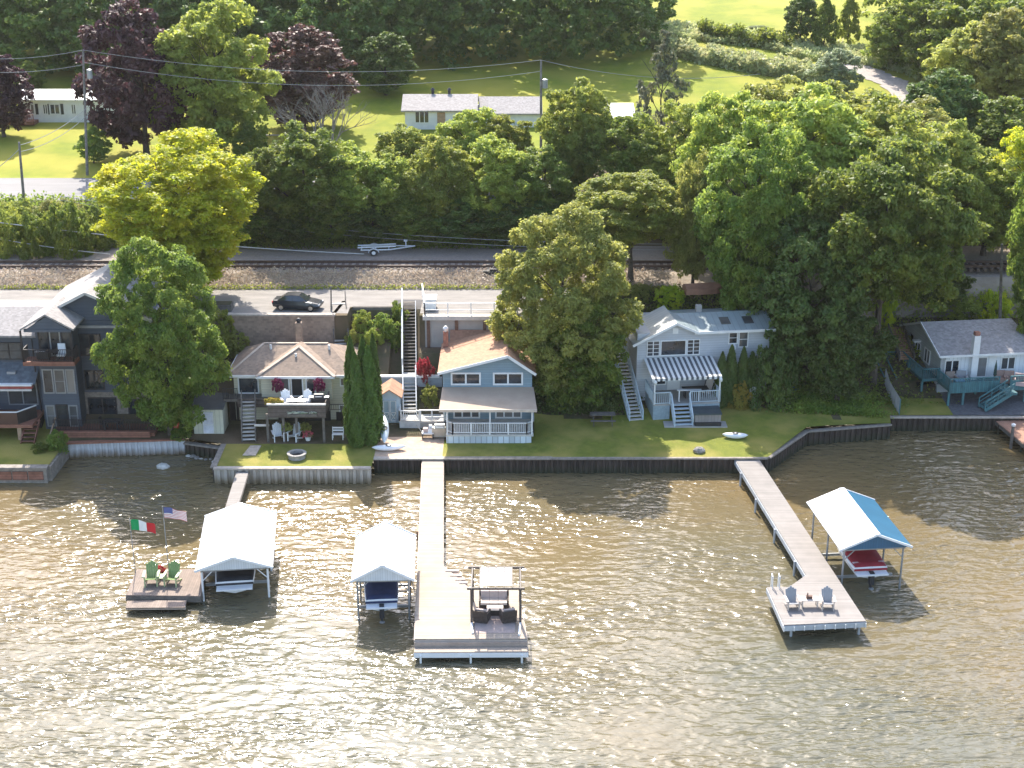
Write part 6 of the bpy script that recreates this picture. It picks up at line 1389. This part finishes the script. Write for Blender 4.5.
MB().box(-.6, .6, -.2, .2, 0, .22).box(-.1, .5, -.15, .18, .22, .34).build('stacked_planks', WM, loc=at_g(834, 391), rz=.15, label='small white stack of planks in the shade at the foot of the bank', cat='planks')
rock(.6, 31).build('boulder', mat('tan_stone', (.33, .26, .2), .9, .2), loc=at_g(595, 412), label='tan boulder just behind the picnic table', cat='rock')
# things on the white house deck: white covered table, lounge chair
WO = WH.matrix_basis; 
def wl(x, y, z): return Matrix.Translation(WH.location) @ Matrix.Rotation(WH.rotation_euler.z, 4, 'Z') @ Vector((x, y, z))
T = thing('patio_table', 'dark patio table under the striped awning', 'table', wl(4.3, -1.8, 1.26), WH.rotation_euler.z); MB().box(-1.0, 1.0, -.4, .4, .7, .75).build('table_top', DARK, T)
for a in (-1, 1): MB().box(a * .8 - .04, a * .8 + .04, -.3, .3, 0, .7).build('leg', DARK, T)
T = thing('lounge_chair', 'reclined sling lounge chair at the right end under the striped awning', 'chair', wl(5.4, -1.5, 1.26), WH.rotation_euler.z - .5); MB().prism([(-.3, -.6, .35), (.3, -.6, .35), (.3, .1, .3), (-.3, .1, .3)], (0, 0, .05)).build('seat', CUSL, T); MB().prism([(-.3, .1, .3), (.3, .1, .3), (.3, .75, 1.05), (-.3, .75, 1.05)], (0, .04, .03)).build('backrest', CUSL, T); MB().tube((-.33, -.6, 0), (-.33, .8, 1.1), .03).tube((.33, -.6, 0), (.33, .8, 1.1), .03).build('frame', DARK, T)
T = small_table('white table at the deck railing of the white house', wl(3.6, -2.7, 1.26), WPL, h=.95, rect=(.95, .18), name='bar_table')
# ---------------- grey house balcony bits
T = thing('patio_chair', 'pale cushioned chair on the upper balcony of the dark grey house', 'chair', (X_at(62, 102.9, 7.3), 102.9, 7.26)); MB().box(-.3, .3, -.28, .28, .35, .48).build('seat', WPL, T); MB().prism([(-.3, .2, .45), (.3, .2, .45), (.2, .42, 1.15), (-.35, .42, 1.15)], (0, .09, 0)).build('backrest', WPL, T)
for a in (-1, 1):
    for b in (-1, 1): MB().box(a * .26 - .02, a * .26 + .02, b * .22 - .02, b * .22 + .02, 0, .35).build('leg', DARK, T)
T = thing('barbecue_grill', 'x', 'grill'); bpy.data.objects.remove(T)
grill('dark covered grill at the left end of the grey house balcony', Vector((X_at(44, 103, 7.3), 103.0, 7.26)), DARK, .8)
small_table('dark patio table in the middle of the upper grey house balcony', Vector((X_at(53, 102.9, 7.3), 102.9, 7.26)), DARK, h=.7, rect=(.45, .35), name='patio_table')
T = small_table('dark patio table on the grey house front deck', Vector((X_at(112, 103.1, 2), 103.2, 1.62)), DARK, h=.7, rect=(.6, .4), name='patio_table')
pc = thing('patio_chair', 'x', 'chair'); MB().box(-.24, .24, -.24, .24, .4, .46).build('seat', DARK, pc); MB().prism([(-.24, .2, .46), (.24, .2, .46), (.24, .3, .95), (-.24, .3, .95)], (0, .04, 0)).build('backrest', DARK, pc)
for a in (-1, 1):
    for b in (-1, 1): MB().box(a * .21 - .02, a * .21 + .02, b * .21 - .02, b * .21 + .02, 0, .4).build('leg', DARK, pc)
for px, rz_, lb in ((104, 80, 'dark chair at the left end of the deck table of the grey house'), (120, -80, 'dark chair at the right end of the deck table of the grey house')): place(pc, Vector((X_at(px, 103.2, 2), 103.2, 1.62)), R(rz_), lb, 1, 'dark chairs around the grey house deck table')
# ---------------- teal deck furniture
tz = 2.9
def arm(label, px, Y, m, rz=0):
    T = thing('wicker_armchair', label, 'armchair', Vector((X_at(px, Y, tz), Y, TZ)), rz); MB().box(-.38, .38, -.35, .35, .1, .42).build('seat', m, T); MB().box(-.38, .38, .25, .4, .42, .95).build('backrest', m, T)
    for s in (-1, 1): MB().box(s * .38 - .07, s * .38 + .07, -.35, .35, .42, .62).build('armrest', m, T)
TZ = at_Y(960, 379, 110.8).z
TW = mat('taupe_wicker', (.30, .24, .20), .85, .1); TW2 = mat('pinkish_wicker', (.36, .25, .21), .85, .1)
arm('grey-brown armchair below the left window of the teal deck', 951, 109.6, TW, .2); arm('grey armchair beside the white chimney on the teal deck', 961, 109.8, GRYP, -.1)
arm('brown wicker armchair in front of the right window of the teal deck', 1001, 109.9, TW2, .1); arm('second brown wicker armchair near the right window of the teal deck', 1009, 109.8, TW2, -.1); arm('pale pink cushioned armchair at the far right of the teal deck', 1019, 109.2, mat('blush_cushion', (.5, .38, .36), .9), -.3)
small_table('blue topped table left of the chimney foot on the teal deck', Vector((X_at(959, 108.9, tz), 108.9, TZ)), mat('blue_cloth', (.12, .28, .42), .8), h=.6, rect=(.4, .35))
T = thing('patio_umbrella', 'closed dark green umbrella against the wall of the teal deck', 'umbrella', Vector((X_at(994, 109.9, tz), 109.9, TZ))); MB().tube((0, 0, 0), (0, 0, 1.9), .03).build('pole', DARK, T); MB().lathe([(.05, .5), (.14, .7), (.1, 1.4), (.02, 1.85)], 8).build('canopy', mat('bottle_green', (.02, .06, .05), .8), T)
grill('black barbecue grill on the upper walkway of the teal deck', Vector((X_at(919, 115.4, 4), 115.6, TZ + .1)), DARK)
# wire fence between the two lawns
a, b = at_g(884, 360), at_g(899, 416); a = Vector((X_at(884, 112, 3), 111.5, terr(27, 111.5))); T = thing('fence', 'slanting pale wire fence running down to the seawall beside the teal steps', 'fence', b)
n = 7; fm = MB()
for i in range(n + 1):
    p = b.lerp(a, i / n); p.z = terr(p.x, p.y); MB().tube(p - b, p - b + Vector((0, 0, 1.3)), .04).build('post', TEALP if i == 0 else GREYM, T)
    if i: 
        for h in [.1 + .12 * k for k in range(11)]: fm.tube(pr - b + Vector((0, 0, h)), p - b + Vector((0, 0, h)), .012, n=3)
        for k in range(12): q = pr.lerp(p, k / 12) - b; fm.tube(q + Vector((0, 0, .05)), q + Vector((0, 0, 1.3)), .01, n=3)
    pr = p
fm.build('wire_mesh', GREYM, T)

# ---------------- car
def sedan(label, p, rz):
    T = thing('parked_car', label, 'car', p, rz); C1 = mat('charcoal_car_paint', (.05, .055, .065), .22, .05, metal=.5, spec=.7)
    prof = [(-2.3, .55, .75), (-2.22, .35, .95), (-1.7, .25, 1.0), (-.9, .22, .98), (0, .22, .96), (.9, .22, .93), (1.5, .25, .86), (2.1, .3, .74), (2.3, .42, .62)]; rings = []
    for x, zb, zt in prof:
        w = .9 * (1 - .16 * (abs(x) / 2.3) ** 3); rings.append([(x, -w * .92, zb), (x, -w, zb + (zt - zb) * .45), (x, -w * .93, zt - .04), (x, -w * .75, zt), (x, w * .75, zt), (x, w * .93, zt - .04), (x, w, zb + (zt - zb) * .45), (x, w * .92, zb)])
    MB().loft(rings).build('body', C1, T, smooth=False)
    cab = [(-1.75, .98, .98, .70), (-1.15, 1.0, 1.36, .62), (-.3, .97, 1.44, .6), (.35, .95, 1.38, .6), (1.1, .9, .92, .70)]; rings = []
    for x, zb, zt, w in cab: rings.append([(x, -.78, zb - .03), (x, -w, zt), (x, w, zt), (x, .78, zb - .03)])
    cb = MB().loft(rings).build('cabin_glass', mat('car_glass', (.03, .035, .04), .05, .1, spec=1), T)
    MB().loft([[(x, -w, z), (x, -w, z + .025), (x, w, z + .025), (x, w, z)] for x, z, w in ((-1.1, 1.37, .61), (-.3, 1.445, .59), (.3, 1.40, .59))]).build('roof', C1, T)
    for x in (-.3,): MB().beam((x, -.80, .96), (x, -.6, 1.43), .06, .04).beam((x, .80, .96), (x, .6, 1.43), .06, .04).build('pillar', C1, T)
    for x in (-1.42, 1.42):
        for s in (-1, 1): wh = MB().tube((x, s * .78, .32), (x, s * .93, .32), .33, n=18).build('wheel', mat('tyre', (.02, .02, .02), .8), T); MB().tube((x, s * .925, .32), (x, s * .94, .32), .2, n=12).build('rim', mat('alloy', (.5, .5, .5), .3, metal=.8), wh)
    for s in (-1, 1): MB().box(2.12, 2.27, s * .6 - .17, s * .6 + .17, .56, .68).build('headlight', mat('lamp_glass', (.7, .7, .7), .1), T); MB().box(-2.32, -2.2, s * .62 - .15, s * .62 + .15, .72, .84).build('tail_light', FR, T); MB().box(.75, .92, s * .98 - .06, s * .98 + .06, .93, 1.05).build('wing_mirror', C1, T)
    return T
sedan('charcoal sedan parked on the lane above the tan block wall', at_z(297.5, 310.2, 8.0) + Vector((0, .5, .0)), R(-7)).scale = (.86, .9, .86)
# junk and boxes on the parking pads
T = thing('storage_box', 'white slatted box inside the corner of the white railing', 'box', Vector((X_at(430, 112.6, 8.5), 112.7, 8.0))); MB().box(-.45, .45, 0, 1.4, .08, .95).build('box', WM, T); MB().box(-.5, .5, -.04, 1.44, .95, 1.02).build('lid', WM, T)
MB().box(-.75, .75, -.3, .3, 0, .25).box(-.2, .5, -.2, .2, .25, .4).build('scrap_pile', DARK, loc=Vector((X_at(492, 121.2, 8.8), 121.2, 8.8)), label='dark scrap pile on the bank edge below the rails near the leaning tree', cat='scrap')
T = thing('covered_boat', 'rust coloured covered boat on the far side of the lane behind the white house', 'boat', Vector((X_at(703, 118.6, 8.5), 117.2, 8.0)), R(-80)); MB().loft([[(w, y, .3), (w * 1.05, y, .8), (0, y, 1.1), (-w * 1.05, y, .8), (-w, y, .3)] for y, w in ((-1.8, .6), (-.5, .75), (.8, .7), (1.9, .1))]).build('cover', mat('rust_tarp', (.45, .22, .14), .8), T)

# ---------------- boat trailer
O = at_g(374, 253.5); T = thing('boat_trailer', 'empty white boat trailer standing beyond the rails', 'trailer', O, R(4)); T.scale = (.9, .9, .8); f = MB()
f.beam((-1.3, -.8, .6), (1.6, -.8, .6), .1).beam((-1.3, .8, .6), (1.6, .8, .6), .1).beam((1.6, -.8, .6), (4.1, 0, .75), .1).beam((1.6, .8, .6), (4.1, 0, .75), .1)
for x in (-1.2, .2, 1.5): f.beam((x, -.8, .6), (x, .8, .6), .08)
f.build('frame', WM, T); MB().beam((-1.6, -.45, .78), (2.2, -.45, .88), .12).build('bunk', WM, T); MB().beam((-1.6, .45, .78), (2.2, .45, .88), .12).build('bunk', WM, T)
for s in (-1, 1): wh = MB().tube((0, s * .95, .34), (0, s * 1.15, .34), .36, n=16).build('wheel', DARK, T); MB().tube((0, s * 1.14, .34), (0, s * 1.17, .34), .2, n=10).build('rim', WM, wh); MB().loft([[(.55 * math.cos(a), s * .92, .36 + .48 * math.sin(a)), (.55 * math.cos(a), s * 1.2, .36 + .48 * math.sin(a)), (.5 * math.cos(a), s * 1.2, .36 + .42 * math.sin(a)), (.5 * math.cos(a), s * .92, .36 + .42 * math.sin(a))] for a in [math.pi * k / 6 for k in range(7)]]).build('mudguard', WM, T)
MB().beam((3.2, 0, .7), (3.2, 0, 1.35), .09).box(3.0, 3.35, -.12, .12, 1.3, 1.5).build('winch_post', WM, T)

# ---------------- railway track
yr = 123.4; T = thing('railway_track', 'single railway track crossing the photo behind the houses', 'railway track', (0, yr, 9.0 - .15)); tz0 = float(np.interp(yr, [121.3, 129], [8.8, 9.0])) - (9.0 - .15)
RUSTD = mat('dark_rusty_steel', (.12, .07, .05), .5, .2, 6)
for s in (-1, 1): MB().box(-90, 90, s * .75 - .07, s * .75 + .07, tz0 + .06, tz0 + .26).build('rail', RUSTD, T)
sm = MB().box(-.13, .13, -1.3, 1.3, -.18, .055).mesh('sleeper', mat('tarred_sleeper', (.16, .12, .10), .9, .25)); xs_ = [-52 + i * .62 for i in range(100)]; rest = MB()
for i, x_ in enumerate(xs_): o = bpy.data.objects.new('sleeper', sm); COL.objects.link(o); o.parent = T; o.location = (x_, 0, tz0 + .005)
for i in range(220):
    x_ = -52 - .62 * (i + 1) if i < 60 else -52 + .62 * (100 + i - 60)
    if abs(x_) < 90: rest.box(x_ - .13, x_ + .13, -1.3, 1.3, tz0 - .175, tz0 + .06)
rest.build('sleepers', MATS['tarred_sleeper'], T, kind='stuff')

# ---------------- poles and wires
def pole(label, px, by, ty, Y=None, lean=0, arm_=None, trans=False, r=.15):
    b = at_g(px, by) if Y is None else Vector((X_at(px, Y, terr(X_at(px, Y, 10), Y)), Y, terr(X_at(px, Y, 10), Y))); top = at_Y(px + lean, ty, b.y); T = thing('utility_pole', label, 'utility pole', b); d = top - b
    MB().tube((0, 0, -.5), d, r, r * .7).build('pole', BARKG, T)
    if arm_: MB().beam(d + Vector((-arm_, 0, -.5)), d + Vector((arm_, 0, -.5)), .1, .12).build('crossarm', BARKG, T)
    if trans: MB().lathe([(.05, d.z - 2.8), (.28, d.z - 2.75), (.28, d.z - 1.9), (.05, d.z - 1.8)], 10, (d.x + .42, d.y)).build('transformer', GREYM, T)
    return top
t1 = pole('tall grey utility pole with a transformer in front of the purple tree', 87, 176, 50, Y=145.8, lean=-4, trans=True)
t2 = pole('leaning brown pole on the bank at the left edge below the far road', 24, 209, 142, Y=134.6, lean=-5)
t3 = pole('grey utility pole beside the garage of the far white house', 541, 150, 60, Y=146.5, trans=True)
t4 = pole('thin wooden pole standing behind the grey shingled roof', 1000, 330, 244, Y=117.5, lean=2)
t5 = pole('thin dark pole at the top of the wooden steps behind the yellow house', 331, 312, 286, Y=112.9, r=.07)
def wire(label, a, b, sag, r=.02, m=None, cat='cable'):
    pts = []; n = 24
    for i in range(n + 1): t = i / n; p = a.lerp(b, t); p = p - Vector((0, 0, sag * 4 * t * (1 - t))); pts.append(p)
    mb = MB(); mb.path([p - a for p in pts], r, 4); mb.build('overhead_cable', m or mat('cable_grey', (.35, .35, .34), .6), loc=a, label=label, cat=cat)
dz = Vector((0, 0, 1))
wire('upper overhead cable between the two grey utility poles', t1, t3, 1.6, .022); wire('lower overhead cable between the two grey utility poles', t1 - dz * 1.2, t3 - dz * 1.1, 1.8, .022)
wire('upper cable running left out of the photo from the transformer pole', t1, at_Y(-60, 55, 146), .6, .022); wire('lower cable running left out of the photo from the transformer pole', t1 - dz * 1.4, at_Y(-60, 68, 146), .6, .022)
wire('cable from the transformer pole down to the leaning brown pole', t1 - dz * 5.5, t2 - dz * .3, .5, .03); wire('second cable from the transformer pole down to the leaning brown pole', t1 - dz * 6.2, t2 - dz * .9, .6, .03)
wire('cable running left from the leaning brown pole', t2 - dz * .6, at_Y(-40, 186, 130), .5, .03)
wire('upper thin cable sloping across the dark trees above the railway', at_Y(60, 196, 131.5), at_Y(700, 244, 124), 1.2, .022); wire('lower thin cable sloping across the dark trees above the railway', at_Y(60, 200, 131.5), at_Y(700, 250, 124), 1.2, .022)
wire('pale cable sagging from the left edge down to the boat trailer', at_Y(-20, 220, 126), at_Y(364, 254, 126.5), .4, .045, mat('pale_cable', (.6, .58, .55), .6)); wire('pale cable above the rails at the left edge', at_Y(-30, 233, 126), at_Y(110, 254, 125.5), .2, .04, MATS['pale_cable'])
wire('upper cable from the garage pole running right behind the tree tops', t3, at_Y(760, 74, 150), 1.0, .022); wire('cable over the right hand wood', at_Y(860, 100, 150), at_Y(1100, 88, 150), .8, .03)
